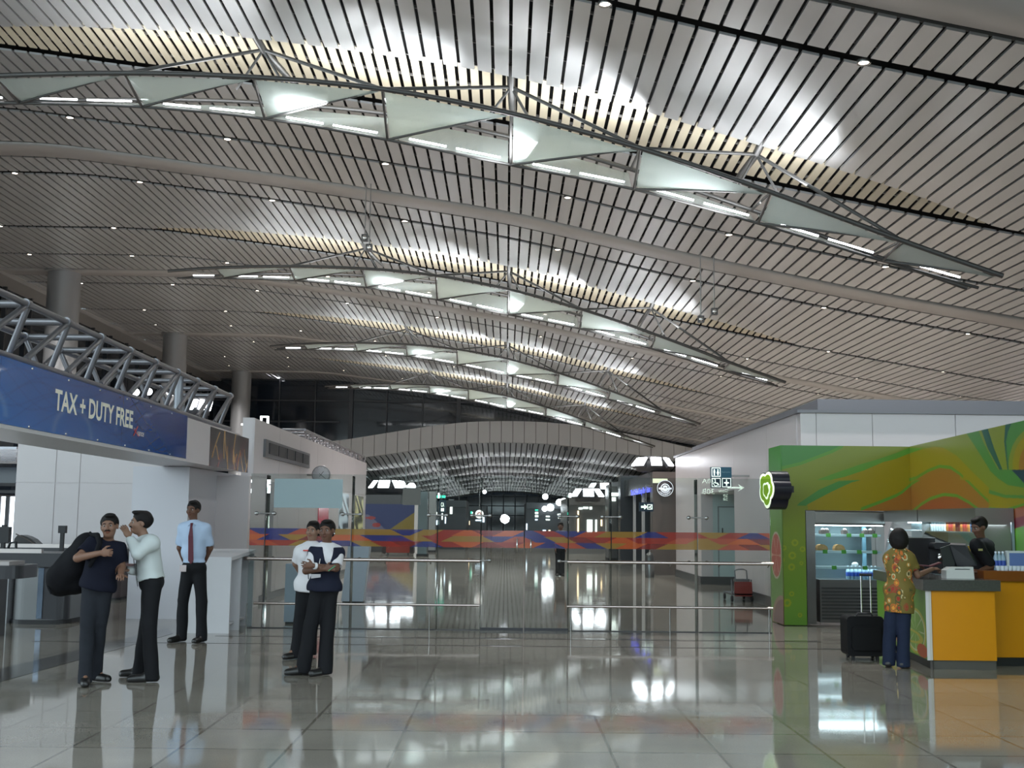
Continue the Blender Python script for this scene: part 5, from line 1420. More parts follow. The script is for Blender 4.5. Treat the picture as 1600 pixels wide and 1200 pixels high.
part(MB().box((XC1+.01, YC+.30, at(1580,908,Y=YC+.35).z), (X2, YC+.95, at(1580,892,Y=YC+.35).z)), 'ledge', mat('orange_ledge', srgb(120,62,16), .3), root)
part(MB().box((XC0+.03, YC+.022, 0), (XC1-.0, YC+.029, zkick)), 'kick', mat('kick_stone', (.09,.082,.075), .3), root); part(MB().box((XC1+.01, YC+.38, 0), (X2, YC+.9, zkick)), 'kick', M_black, root)
ns = (Pfar-Vector((XC0,YC,0))).normalized(); nl = (Pfar-Vector((XC0,YC,0))).length
perp = Vector((ns.y, -ns.x, 0)); perp = perp if perp.x > 0 else -perp
def f_lemon(u, v):
    # u: 0 far .. 1 near
    c = np.tile(np.array(srgb(100,150,34)), (len(u), 1)); x = u*nl
    def ringd(cx_, cy_, rx, ry): return np.hypot((x-cx_)/rx, (v-cy_)/ry)
    s = ringd(nl-.55, .36, .50, .34); c[s < 1.0] = srgb(190,180,50); c[s < .88] = srgb(120,160,50)
    an = np.arctan2((v-.36)/.34, (x-nl+.55)/.5); c[(s < .82) & (np.abs((an/(PI/4)) % 1-.5) > .455)] = srgb(200,205,170); c[(s > .82) & (s < .88)] = srgb(206,206,176)
    s = ringd(nl-.25, .10, .24, .10); c[s < 1] = srgb(190,80,40)
    s = ringd(nl-.75, .26, .55, .1); c[(s < 1) & (s > .7)] = srgb(190,175,40)
    s = ringd(.9, .35, .3, .28); c[s < 1] = srgb(190,170,60)
    s = ringd(1.2, .22, .2, .2); c[s < 1] = srgb(200,140,110)
    c[u > .985] = srgb(200,195,185)
    return c
O_ = Vector((Pfar.x, Pfar.y, zkick)); paint_panel('lemon_side', painted_mat('lemon_print', .3), root, tuple(O_), tuple(-ns*(nl+.0)), (0,0,zc_b-zkick), 260, 110, f_lemon, thick=tuple(perp*.05))
A = Vector((XC0,YC,0)); B_ = Pfar
part(MB().prism([A+ns*.0+perp*.055, B_+perp*.055, B_+perp*.45, Vector((A.x+.5, A.y+.55, 0)), Vector((XC1-.01, A.y+.55, 0)), Vector((XC1-.01, A.y+.03, 0)), Vector((A.x+.06, A.y+.03, 0))], (0,0,zc_b)), 'core', mat('counter_core', (.05,.045,.04), .5), root)
part(MB().prism([Vector((A.x-.05, A.y-.05, zc_b)), B_+Vector((-.05,0,zc_b)), B_+perp*.47+Vector((0,0,zc_b)), Vector((A.x+.52, A.y+.58, zc_b)), Vector((XC1+.05, A.y+.58, zc_b)), Vector((XC1+.05, A.y-.05, zc_b))], (0,0,zc_t-zc_b)), 'stone_top', M_ctop, root)
part(MB().box((A.x-.012, A.y-.012, zkick), (A.x+.02, A.y-.0, zc_b)), 'white_corner_trim', M_white, root)
# things on the counter
def cz(x, y, Y): return at(x, y, Y=Y)
Yq = YC+.28
p0, p1 = cz(1479,905,Yq), cz(1522,886,Yq)
root = thing('receipt_printer', 'white receipt printer box on the dark counter top', 'printer', (p0.x, Yq, zc_t))
part(MB().prism([(p0.x, Yq, zc_t), (p1.x, Yq, zc_t), (p1.x-.01, Yq, p1.z), (p0.x+.06, Yq, p1.z-.005), (p0.x, Yq, p1.z-.04)], (0,.16,0)), 'body', mat('printer_white', (.62,.62,.60), .4), root)
part(MB().box((p0.x+.1, Yq-.004, p1.z-.03), (p1.x-.05, Yq, p1.z-.022)), 'paper_slot', M_black, root)
Ym = YC+.5
root = thing('till_screen', 'dark tilted till screen on the counter between customer and cashier', 'till', (cz(1500,880,Ym).x, Ym, zc_t))
P = [cz(1484,851,Ym), cz(1508,852,Ym-.1), cz(1526,884,Ym-.12), cz(1496,887,Ym)]
part(MB().prism([Vector(P[0]), Vector(P[3]), Vector(P[2]), Vector(P[1])], (.03,.05,.02)), 'screen', mat('till_dark', (.022,.023,.026), .3), root)
part(MB().prism([P[0]+Vector((-.10,.02,-.04)), P[0]+Vector((.02,.02,0)), P[3]+Vector((.02,.02,0)), P[3]+Vector((-.14,.02,-.06))], (.02,.08,0)), 'housing', MATS['till_dark'], root)
part(MB().box((cz(1500,880,Ym).x-.05, Ym+.02, zc_t), (cz(1500,880,Ym).x+.05, Ym+.12, cz(1500,880,Ym).z)), 'stand', MATS['till_dark'], root)
Yb2 = 14.8
p0, p1 = cz(1420,893,Yb2), cz(1461,841,Yb2)
zct = zc_t
root = thing('menu_screen', 'upright dark rectangular screen behind the customer shoulder', 'screen', (p0.x, Yb2, zct))
part(MB().box((p0.x, Yb2, zct+.03), (p1.x, Yb2+.05, p1.z)), 'screen', mat('screen_dark', (.02,.019,.02), .2), root)
part(MB().box((p0.x-.01, Yb2-.006, zct+.03), (p0.x, Yb2+.05, p1.z+.01)), 'silver_edge', M_steel, root)
part(MB().box((p0.x-.01, Yb2-.006, p1.z), (p1.x+.0, Yb2+.05, p1.z+.01)), 'silver_edge', M_steel, root)
part(MB().box((p0.x+.05, Yb2-.08, zct), (p1.x-.05, Yb2+.12, zct+.03)), 'foot', M_black, root)
Yo = YC+.6
p0, p1 = cz(1461,893,14.6), cz(1477,848,14.6)
root = thing('coffee_machine', 'dark coffee machine with steel details behind the till', 'coffee machine', (p0.x, 14.6, zct))
part(MB().box((p0.x, 14.6, zct), (p1.x+.12, 14.95, zct+.12)), 'base', M_black, root); part(MB().box((p0.x, 14.76, zct+.12), (p1.x+.12, 14.95, p1.z-.08)), 'body', M_black, root); part(MB().rbox((p0.x, 14.6, p1.z-.08), (p1.x+.12, 14.95, p1.z), .03, 3, 'y'), 'head', M_black, root)
part(MB().lathe([(.02,0),(.04,.03),(.04,.06)], (p0.x+.1, 14.66, p1.z-.2), 12), 'spout', M_chrome, root); part(MB().lathe([(0,-.01),(.04,-.01),(.04,.0)], (p0.x+.08, 14.595, zct+.2), 12, 'y'), 'dial', M_chrome, root)
# right: little monitor with blue screen
Yr = YC+.55
p0, p1 = cz(1574,893,Yr), cz(1606,861,Yr)
root = thing('blue_monitor', 'small white monitor with blue screen on the far right counter', 'monitor', (p0.x, Yr, p0.z))
zl_ = at(1580,892,Y=YC+.35).z
part(MB().rbox((p0.x, Yr, p0.z+.02), (p1.x+.05, Yr+.06, p1.z), .015, 3, 'y'), 'bezel', mat('monitor_white', (.55,.58,.6), .4), root)
part(MB().box((p0.x+.03, Yr-.004, p0.z+.06), (p1.x+.02, Yr, p1.z-.025)), 'screen', mat('screen_blue', srgb(50,66,96), .2, emit=srgb(60,80,120), es=.7), root)
part(MB().box((p0.x+.08, Yr+.0, zl_), (p1.x-.03, Yr+.1, p0.z+.03)), 'foot', MATS['monitor_white'], root)
for k in range(3):
    X = cz(1558+5.5*k, 880, Yr).x
    p = Vector((X, Yr+.03, zl_)); r = thing('water_bottle', 'clear bottle beside the small monitor at the right edge', 'bottle', tuple(p), 'bottles left of the small monitor')
    part(MB().lathe([(.03,0),(.032,.02),(.032,.12),(.028,.15),(.014,.185),(.012,.2)], p, 12), 'body', M_pet, r); part(MB().lathe([(.0335,.05),(.0335,.11)], p, 12), 'label', M_lab, r)
    part(MB().lathe([(.014,.195),(.014,.215),(0,.216)], p, 10), 'cap', M_cap, r)
for k in range(7):
    X = cz(1560+6.3*k, 896, YC+.4).x
    tag(MB().lathe([(.022,0),(.03,.055),(.027,.055),(.02,.005),(0,.004)], (X, YC+.4, zl_), 12).build('glass_tumbler', mat('bright_glass', (.75,.82,.9), .08, alpha=.6)), 'small bright glass tumbler along the far right ledge', 'glass', 'tumblers on the far right ledge')
# kiosk ceiling spots
kl = at(1517,805,Y=17)
lamp_area((5.6, 16.0, 2.75), (1.2, .5), 0.001)
# suitcase
Ysu = at(1350,1032,Z=0).y
q0, q1 = at(1324,1032,Y=Ysu), at(1380,963,Y=Ysu)
root = thing('suitcase', 'black wheeled cabin suitcase with pulled-out handle beside the customer', 'suitcase', ((q0.x+q1.x)/2, Ysu, 0))
M_cloth = mat('suitcase_nylon', (.007,.007,.008), .7, spec=.2, bump=.3, bscale=300)
W_ = q1.x-q0.x
part(MB().rbox((q0.x, Ysu-.02, .05), (q1.x, Ysu+.26, q1.z), .05, 5, 'y'), 'shell', M_cloth, root)
part(MB().rbox((q0.x+.05, Ysu-.055, .12), (q1.x-.05, Ysu-.02, q1.z-.12), .04, 5, 'y'), 'front_pocket', M_cloth, root)
part(MB().path([(q0.x+.12, Ysu+.02, q1.z), (q0.x+.14, Ysu+.02, q1.z+.03), (q1.x-.14, Ysu+.02, q1.z+.03), (q1.x-.12, Ysu+.02, q1.z)], .012, 6), 'carry_handle', M_black, root)
zhn = at(1356,900,Y=Ysu).z
for x in (1354, 1369): 
    X = at(x,940,Y=Ysu).x; part(MB().tube((X, Ysu+.2, q1.z-.03), (X, Ysu+.2, zhn), .009, n=8), 'telescopic_rod', M_chrome, root)
part(MB().rbox((at(1352,940,Y=Ysu).x, Ysu+.18, zhn-.01), (at(1371,940,Y=Ysu).x, Ysu+.22, zhn+.02), .012, 3, 'x'), 'grip', M_black, root)
for x in (q0.x+.07, q1.x-.07): part(MB().lathe([(0,-.015),(.035,-.015),(.04,0),(.035,.015),(0,.015)], (x, Ysu+.22, .04), 14, 'x'), 'wheel', M_black, root)
for x in (q0.x+.06, q1.x-.09): part(MB().box((x, Ysu, 0), (x+.03, Ysu+.05, .05)), 'foot', M_black, root)
# ================================================================== PEOPLE (implicit surfaces polygonised with surface nets)
class SDF:
    def __init__(s, lo, hi, res):
        s.lo = np.array(lo, float); s.res = res
        s.n = np.ceil((np.array(hi)-s.lo)/res).astype(int)+1
        s.d = np.full(tuple(s.n), .5, np.float32)
    def _sub(s, lo, hi):
        a = np.clip(np.floor((np.array(lo)-s.lo)/s.res).astype(int), 0, s.n-1); b = np.clip(np.ceil((np.array(hi)-s.lo)/s.res).astype(int)+1, 1, s.n)
        b = np.maximum(b, a+1)
        g = [s.lo[i]+s.res*np.arange(a[i], b[i]) for i in range(3)]
        return tuple(slice(a[i], b[i]) for i in range(3)), np.stack(np.meshgrid(*g, indexing='ij'), -1).astype(np.float32)
    def _merge(s, sl, d, k):
        o = s.d[sl]
        if k > 0:
            h = np.clip(.5+.5*(o-d)/k, 0, 1); s.d[sl] = o*(1-h)+d*h-k*h*(1-h)
        else: s.d[sl] = np.minimum(o, d)
    def cone(s, a, b, ra, rb, k=.02, sub=False):
        a = np.array(a, np.float32); b = np.array(b, np.float32); m = max(ra, rb)+k*1.5+s.res*2
        sl, P = s._sub(np.minimum(a, b)-m, np.maximum(a, b)+m)
        ab = b-a; t = np.clip(((P-a)@ab)/max(float(ab@ab), 1e-9), 0, 1)
        d = np.linalg.norm(P-(a+t[..., None]*ab), axis=-1)-(ra+(rb-ra)*t)
        if sub: s.d[sl] = np.maximum(s.d[sl], -d)
        else: s._merge(sl, d, k)
    def ell(s, c, r, A=None, k=.02, sub=False):
        c = np.array(c, np.float32); r = np.array(r, np.float32); m = float(r.max())+k*1.5+s.res*2
        sl, P = s._sub(c-m, c+m); q = P-c
        if A is not None: q = q@np.array(A, np.float32).T
        k0 = np.linalg.norm(q/r, axis=-1); k1 = np.linalg.norm(q/(r*r), axis=-1)+1e-9
        d = k0*(k0-1)/k1
        if sub: s.d[sl] = np.maximum(s.d[sl], -d)
        else: s._merge(sl, d, k)
    def grid(s):
        g = [s.lo[i]+s.res*np.arange(s.n[i]) for i in range(3)]
        return np.stack(np.meshgrid(*g, indexing='ij'), -1)
    def cut(s, p, n):
        """drop everything on the side of p that n points to"""
        g = [s.lo[i]+s.res*np.arange(s.n[i]) for i in range(3)]; n = np.array(n, float); n /= np.linalg.norm(n); p = np.array(p)
        d = (g[0][:, None, None]-p[0])*n[0]+(g[1][None, :, None]-p[1])*n[1]+(g[2][None, None, :]-p[2])*n[2]
        s.d = np.maximum(s.d, d.astype(np.float32))
    def fold(s, amp, f, seed=0):
        g = [s.lo[i]+s.res*np.arange(s.n[i]) for i in range(3)]
        x, y, z = g[0][:, None, None], g[1][None, :, None], g[2][None, None, :]
        s.d = s.d+(amp*np.sin(f*(z*1.0+.6*x+seed)+2*np.sin(f*.5*(x+y)+seed))*np.sin(f*.55*(x*1.1-y+z*.4)+seed*2)).astype(np.float32)
    def mesh(s):
        d = s.d; sg = d < 0; n = d.shape
        acc = np.zeros((n[0]-1, n[1]-1, n[2]-1, 3), np.float32); cnt = np.zeros((n[0]-1, n[1]-1, n[2]-1), np.float32)
        edges = []
        for ax in range(3):
            sa = [slice(None)]*3; sb = [slice(None)]*3; sa[ax] = slice(0, -1); sb[ax] = slice(1, None)
            da, db = d[tuple(sa)], d[tuple(sb)]; cr = sg[tuple(sa)] != sg[tuple(sb)]
            I = np.argwhere(cr); t = da[cr]/(da[cr]-db[cr]); edges.append((ax, I, sg[tuple(sa)][cr]))
            P = I.astype(np.float32); P[:, ax] += t
            o1, o2 = [a for a in range(3) if a != ax]
            for u in (0, 1):
                for v in (0, 1):
                    J = I.copy(); J[:, o1] -= u; J[:, o2] -= v
                    ok = (J >= 0).all(1) & (J < np.array(acc.shape[:3])).all(1)
                    np.add.at(acc, tuple(J[ok].T), P[ok]); np.add.at(cnt, tuple(J[ok].T), 1)
        m = cnt > 0; idx = -np.ones(m.shape, np.int64); idx[m] = np.arange(m.sum())
        V = acc[m]/cnt[m][:, None]*s.res+s.lo
        F = []
        for ax, I, inside in edges:
            o1, o2 = [(1,2),(2,0),(0,1)][ax]
            ok = (I[:, o1] > 0) & (I[:, o2] > 0) & (I[:, o1] < n[o1]-1) & (I[:, o2] < n[o2]-1)
            I = I[ok]; ins = inside[ok]
            q = []
            for u, v in ((1,1),(0,1),(0,0),(1,0)):
                J = I.copy(); J[:, o1] -= u; J[:, o2] -= v; q.append(idx[tuple(J.T)])
            Q = np.stack(q, 1); Q[~ins] = Q[~ins][:, ::-1]; F.append(Q)
        F = np.concatenate(F) if F else np.zeros((0, 4), int)
        # a light relax of the vertices
        for _ in range(1):
            S = np.zeros_like(V); c = np.zeros(len(V))
            for a, b in ((0,1),(1,2),(2,3),(3,0)):
                np.add.at(S, F[:, a], V[F[:, b]]); np.add.at(c, F[:, a], 1)
            V = V*.55+S/np.maximum(c, 1)[:, None]*.45
        return V, F
    def build(s, name, m, parent, paint=None):
        V, F = s.mesh()
        if len(F) == 0: return None
        off = np.array(parent['_o']) if parent is not None else np.zeros(3)
        me = bpy.data.meshes.new(name)
        me.vertices.add(len(V)); me.vertices.foreach_set('co', (V-off).astype(np.float32).ravel())
        me.loops.add(F.size); me.loops.foreach_set('vertex_index', F.astype(np.int32).ravel())
        me.polygons.add(len(F)); me.polygons.foreach_set('loop_start', np.arange(0, F.size, 4, dtype=np.int32)); me.polygons.foreach_set('loop_total', np.full(len(F), 4, np.int32))
        me.polygons.foreach_set('use_smooth', np.ones(len(F), bool)); me.update(); me.validate()
        if paint is not None:
            ca = me.color_attributes.new('paint', 'FLOAT_COLOR', 'POINT'); ca.data.foreach_set('color', np.c_[paint(V), np.ones(len(V))].astype(np.float32).ravel())
        for mm in (m if isinstance(m, (list, tuple)) else [m]): me.materials.append(mm)
        o = bpy.data.objects.new(name, me); C.objects.link(o)
        if parent is not None: o.parent = parent; o['_o'] = tuple(parent['_o'])
        return o
def axes(u, w):
    """rows: right, forward, up from approximate right u and up w"""
    w = Vector(w).normalized(); u = (Vector(u)-w*Vector(u).dot(w)).normalized(); f = w.cross(u)
    return u, f, w
def Amat(u, f, w): return [list(u), list(f), list(w)]
HAIR = mat('hair_black', (.010,.008,.008), .55, spec=.2, bump=.4, bscale=250)
EYE_W = mat('eye_white', (.30,.27,.25), .4); EYE_D = mat('eye_dark', (.02,.012,.01), .2)
def head_prims(S, c, yaw, pitch, tilt, sc=1.0):
    """c: head centre. yaw 0 faces -Y (the camera), positive turns towards +X"""
    R = Matrix.Rotation(yaw, 3, 'Z') @ Matrix.Rotation(-pitch, 3, 'X') @ Matrix.Rotation(tilt, 3, 'Y')
    X, Y, Z = R @ Vector((1,0,0)), R @ Vector((0,-1,0)), R @ Vector((0,0,1))    # right, forward(face), up
    L = lambda x, y, z: Vector(c)+(X*x+Y*y+Z*z)*sc
    A = Amat(X, Y, Z)
    if S is not None:
        e = lambda p, r, k=.02, sub=False: S.ell(L(*p), [q*sc for q in r], A, k, sub)
        e((0,-.012,.030), (.074,.092,.083)); e((0,.022,-.030), (.058,.062,.070), .03); e((0,.045,-.078), (.030,.030,.026), .025)
        e((0,.062,.030), (.052,.022,.016), .02)
        for s_ in (-1, 1):
            e((s_*.030,.094,.008), (.017,.016,.011), .008, True)
            e((s_*.040,.055,-.022), (.024,.026,.022), .02); e((s_*.076,-.008,-.004), (.009,.018,.030), .006)
        S.cone(L(0,.086,.014), L(0,.104,-.022), .009*sc, .0135*sc, .010); 
        for s_ in (-1, 1): e((s_*.012,.092,-.026), (.009,.011,.008), .006)
        e((0,.086,-.046), (.023,.010,.006), .005); e((0,.084,-.057), (.020,.010,.007), .005)
    return L, A, R
def hand(S, w, d, n, side, curl=.4, sc=1.0, spread=1.0):
    """w wrist, d direction of fingers, n palm normal (side the palm faces), side: +1 thumb towards d x n"""
    d = Vector(d).normalized(); n = Vector(n); n = (n-d*n.dot(d)).normalized(); t = d.cross(n)*side
    w = Vector(w); S.ell(w+d*.048*sc, [.040*sc,.047*sc,.017*sc], Amat(t, d, n), .012)
    for i, (o, l) in enumerate(((.030,.072),(.010,.080),(-.010,.074),(-.029,.058))):
        a = w+d*.085*sc+t*o*sc; dd = (d+t*o*2.2*spread).normalized(); l *= sc
        b = a+(dd*math.cos(curl)+n*math.sin(curl))*l*.5; c = b+(dd*math.cos(curl*2.3)+n*math.sin(curl*2.3))*l*.5
        S.cone(a, b, .0092*sc, .0085*sc, .004); S.cone(b, c, .0085*sc, .007*sc, .003)
    a = w+d*.03*sc+t*.032*sc; b = a+(d*.7+t*.8+n*.35).normalized()*.036*sc; c = b+(d*.95+t*.25+n*.35).normalized()*.032*sc
    S.cone(a, b, .013*sc, .0105*sc, .008); S.cone(b, c, .0105*sc, .0085*sc, .004)
def person(label, J, skin, cloth, hair='short', moustache=False, yaw=0, pitch=0, tilt=0, female=False, res=.0075, hands=None, hs=1.0, lod=1.0, face=True):
    """J: world joints; cloth: dict of garments"""
    V = {k: Vector(v) for k, v in J.items()}
    root = thing('person', label, 'person', ((V['anL'].x+V['anR'].x)/2, (V['anL'].y+V['anR'].y)/2, 0))
    allp = np.array([tuple(v) for v in V.values()]); lo = allp.min(0)-.30; hi = allp.max(0)+.30; lo[2] = -.02
    gw = .92 if female else 1.0
    shm = (V['shL']+V['shR'])/2; hpm = (V['hiL']+V['hiR'])/2
    up = (V['neck']-hpm).normalized(); rt = (V['shR']-V['shL']); u, f, w = axes(rt, up); hu, hf, hw = axes(V['hiR']-V['hiL'], up)
    sw = max((V['shR']-V['shL']).length/2, .13)
    tl = (V['neck']-hpm).length
    def torso(S, inf=0.0, k=.05, hips=True, chest=True):
        B = Amat(u, f, w); H = Amat(hu, hf, hw); b = .012 if female else 0
        if chest:
            S.ell(hpm+up*tl*.72, [.150*gw+inf, .098+inf+b, .175+inf*.5], B, k)
            S.ell(V['neck']-up*.075, [.145*gw+inf, .075+inf, .075+inf], B, k)
            for sh in ('shL','shR'): S.cone(V['neck']-up*.04, V[sh]-up*.012, .052+inf, .056*gw+inf, .03)
            if female:
                for s_ in (-1, 1): S.ell(hpm+up*tl*.70+u*.062*s_-f*.075, [.055+inf*.6]*3, B, .03)
        S.ell(hpm+up*tl*.38, [(.125 if female else .135)*gw+inf, .098+inf, .15], B, k)
        if hips: S.ell(hpm+up*.03, [.150*(1.02 if female else .97)+inf, .108+inf, .11+inf*.5], H, k)
    kw = f*-1    # unused direction helper
    # ---- body
    S = SDF(lo, hi, res)
    torso(S)
    S.cone(V['neck']-up*.03, V['head']-Vector((0,0,.05)), .053*gw, .047*gw, .02)
    for s_ in 'LR':
        S.cone(V['sh'+s_], V['el'+s_], .050*gw, .039*gw, .03); S.cone(V['el'+s_], V['wr'+s_], .039*gw, .026*gw, .015)
        S.cone(V['hi'+s_], V['kn'+s_], .085*gw, .058*gw, .04); S.cone(V['kn'+s_], V['an'+s_], .054*gw, .030*gw, .02)
        ft = (V['to'+s_]-V['an'+s_]); ft.z = 0; ft = ft.normalized() if ft.length > 1e-4 else Vector((0,-1,0))
        S.cone(V['an'+s_]-Vector((0,0,.03)), V['an'+s_]+ft*.12-Vector((0,0,V['an'+s_].z-.035)), .026, .022, .02)
    L, A, R = head_prims(S, V['head'], yaw, pitch, tilt, hs)
    for s_ in 'LR':
        hd = (hands or {}).get(s_)
        if hd: hand(S, V['wr'+s_], hd[0], hd[1], hd[2], hd[3] if len(hd) > 3 else .4, .97*gw)
    c0 = np.array(skin)
    lipc, inv = np.array([c0[0]*.85, c0[1]*.55, c0[2]*.52]), np.array(CM)
    hc = np.array(V['head']); Am = np.array(A)
    def paint(P):
        c = np.tile(c0, (len(P), 1)); q = (P-hc)@Am.T/hs
        m = (np.abs(q[:,0]) < .025) & (q[:,1] > .08) & (q[:,2] < -.041) & (q[:,2] > -.062); c[m] = lipc
        return c
    S.build('body', painted_mat('skin', .5, spec=.35), root, paint)
    # ---- eyes, brows
    if face:
        for s_ in (-1, 1):
            e = part(MB().ell(tuple(L(s_*.030,.071,.008)), (.0125*hs,)*3, 10, 7), 'eye', EYE_W, root)
            part(MB().ell(tuple(L(s_*.030,.0795,.007)), (.0068*hs,)*3, 8, 6), 'iris', EYE_D, e)
            part(MB().path([L(s_*.014,.090,.026), L(s_*.030,.088,.031), L(s_*.046,.076,.027)], [.0032,.004,.002], 5), 'eyebrow', HAIR, root)
        if moustache: part(MB().path([L(-.028,.085,-.043), L(-.014,.098,-.036), L(0,.101,-.034), L(.014,.098,-.036), L(.028,.085,-.043)], [.003,.0075,.006,.0075,.003], 7), 'moustache', HAIR, root)
    # ---- hair
    hl, hh = np.array(V['head'])-.17, np.array(V['head'])+.17
    H = SDF(hl-.06, hh+.05, .007)
    H.ell(L(0,-.018,.038), [.086*hs,.101*hs,.093*hs], A, 0)
    if hair in ('short', 'bun'):
        # carve the face: everything forward of the hairline and below it
        H.ell(L(0,.115,-.045), [.10*hs,.10*hs,.115*hs], A, 0, True)
        nrm = (R @ Vector((0,0,-1))); H.cut(L(0,0,-.045 if hair == 'short' else -.06), nrm) if hair == 'short' else None
        for s_ in (-1, 1): H.ell(L(s_*.085,.02,-.03), [.035,.045,.06], A, 0, True)
        H.ell(L(.02,.05,.105), [.055,.05,.022], A, .02)
    if hair == 'bun': H.ell(L(0,-.115,-.02), [.045,.038,.045], A, .015)
    if hair == 'bob':
        H.ell(L(0,-.045,-.01), [.108,.092,.115], A, .04); H.ell(L(0,.13,-.03), [.085,.10,.10], A, 0, True)
    H.fold(.0022, 60, 1); H.build('hair', HAIR, root)
    # ---- trousers
    if 'trousers' in cloth:
        T = SDF(lo, hi, .010)
        torso(T, .012, chest=False)
        fl = cloth.get('flare', 0)
        for s_ in 'LR':
            T.cone(V['hi'+s_], V['kn'+s_], .092*gw, .068+fl*.3, .03)
            bot = V['an'+s_].copy(); bot.z = .035; T.cone(V['kn'+s_], bot, .067+fl*.3, .058+fl, .012)
        T.cut(hpm+up*(cloth.get('waist', .12)), up); T.cut((0,0,.02), (0,0,-1)); T.fold(.004, 16, 2)
        T.build('trousers', cloth['trousers'], root)
    if 'belt' in cloth:
        Bt = SDF(hpm-Vector((.3,.3,.1)), hpm+Vector((.3,.3,.3)), .008)
        torso(Bt, .020, chest=False); wz = cloth.get('waist', .12); Bt.cut(hpm+up*(wz+.004), up); Bt.cut(hpm+up*(wz-.034), -up); Bt.build('belt', cloth['belt'], root)
        p = hpm+up*(wz-.015)-f*.122; part(MB().hexa([p-u*.022-up*.018, p+u*.022-up*.018, p+u*.022-up*.018+f*.02, p-u*.022-up*.018+f*.02, p-u*.022+up*.018, p+u*.022+up*.018, p+u*.022+up*.018+f*.02, p-u*.022+up*.018+f*.02]), 'belt_buckle', M_chrome, root)
    # ---- shirt
    def upper(name, m, inf, sleeve, bottom, extra=None, neckcut=.045, vneck=False, foldamp=.004, paintf=None, resu=.010, sleeves=True):
        T = SDF(lo, hi, resu); torso(T, inf)
        if bottom < 0: 
            T.ell(hpm+up*bottom*.6, [.150+inf*.5,.112+inf*.5,abs(bottom)*.8+.12], Amat(hu, hf, hw), .05)
        if sleeves:
            for s_ in 'LR':
                a, b, c = V['sh'+s_], V['el'+s_], V['wr'+s_]
                if sleeve <= 1:
                    e = a.lerp(b, sleeve); T.cone(a, e, .054*gw+inf*.8, .056*gw+inf*.6, .03)
                else:
                    T.cone(a, b, .054*gw+inf*.8, .047*gw+inf*.5, .03); e = b.lerp(c, sleeve-1); T.cone(b, e, .047*gw+inf*.5, .036*gw+inf*.5, .02)
        T.cut(hpm+up*bottom, -up)
        T.cut(V['neck']+up*neckcut, up)
        if sleeves and sleeve <= 1:
            for s_ in 'LR':
                a, b = V['sh'+s_], V['el'+s_]; e = a.lerp(b, sleeve)
                T.cone(e+(b-a).normalized()*.075, b+(b-a)*.1, .075, .075, 0, True)
        if vneck:
            T.cone(V['neck']-f*.13+up*.05, V['neck']-f*.15-up*.22, .085, .004, 0, True)
        T.fold(foldamp, 19, 5)
        return T.build(name, m, root, paintf)
    for g in cloth.get('tops', []): upper(**g)
    # collar
    if cloth.get('collar'):
        for s_ in (-1, 1):
            n0 = V['neck']+up*.018
            P = [n0-f*.080+u*.006*s_-up*.012, n0+u*.066*s_+up*.018, n0+u*.080*s_-up*.022-f*.03, n0-f*.118+u*.045*s_-up*.062]
            part(MB().prism([Vector(p) for p in P], -f*.006+up*.002), 'collar', cloth['collar'], root)
    if cloth.get('tie'):
        n0 = V['neck']-f*.100+up*.0; ln = cloth.get('tie_len', .44)
        to_ = cloth.get('tie_out', .156); mid = hpm+up*tl*.72-f*to_; end = hpm+up*(tl-ln-.02)-f*(to_-.006)
        pts = [n0, n0-up*.05-f*.030, mid, end]
        ws = [.018,.014,.030,.034]; Vv = []
        for p, w_ in zip(pts, ws): Vv += [p-u*w_, p+u*w_, p+u*w_-f*-.006, p-u*w_-f*-.006]
        mb = MB(); mb.add(Vv+[], [(4*i+a, 4*i+(a+1)%4, 4*i+4+(a+1)%4, 4*i+4+a) for i in range(3) for a in range(4)])
        tip = end-up*.045; mb.add([end-u*.034, end+u*.034, tip], [(0,1,2)])
        part(mb, 'tie', cloth['tie'], root)
    # ---- shoes
    if 'shoes' in cloth:
        for s_ in 'LR':
            a = V['an'+s_]; ft = (V['to'+s_]-a); ft.z = 0; ln = ft.length; ft = ft.normalized()
            heel = Vector((a.x, a.y, .045))-ft*.03; toe = Vector((V['to'+s_].x, V['to'+s_].y, .03))-ft*.03
            Sh = SDF(np.minimum(heel, toe)-.1, np.maximum(heel, toe)+.12, .007)
            Sh.cone(heel, toe, .044, .036, .01); Sh.cone(heel.lerp(toe, .55), toe, .044, .036, .02); Sh.cone(heel, heel.lerp(toe, .35)+Vector((0,0,.035)), .036, .036, .02)
            Sh.cut((0,0,.006), (0,0,-1)); Sh.build('shoe', cloth['shoes'], root)
    info = dict(u=u, f=f, up=up, hpm=hpm, V=V, L=L, tl=tl)
    return root, info
def swap(J): return {(k[:-1]+('R' if k[-1] == 'L' else 'L') if k[-1] in 'LR' else k): v for k, v in J.items()}
def P_(x, y, Y): return at(x, y, Y=Y)
M_sh = mat('shoe_leather', (.010,.009,.009), .3); M_tr = mat('trouser_black', (.010,.010,.012), .75, spec=.15); M_belt = mat('belt_black', (.008,.008,.008), .35)
M_navyc = mat('navy_knit', (.008,.009,.018), .85, spec=.15); M_jean = mat('grey_jeans', (.020,.022,.028), .85, spec=.15, var=.2, vscale=12); M_jean2 = mat('blue_jeans', (.016,.022,.045), .85, spec=.15, var=.2, vscale=12)
M_wsh = mat('shirt_white', (.52,.56,.56), .7); M_bsh = mat('shirt_pale_blue', (.40,.50,.66), .7); M_tun = mat('tunic_white', (.62,.60,.62), .7)
SK1 = (.15,.075,.048); SK2 = (.20,.105,.070); SK3 = (.13,.062,.040); SK4 = (.24,.135,.092)

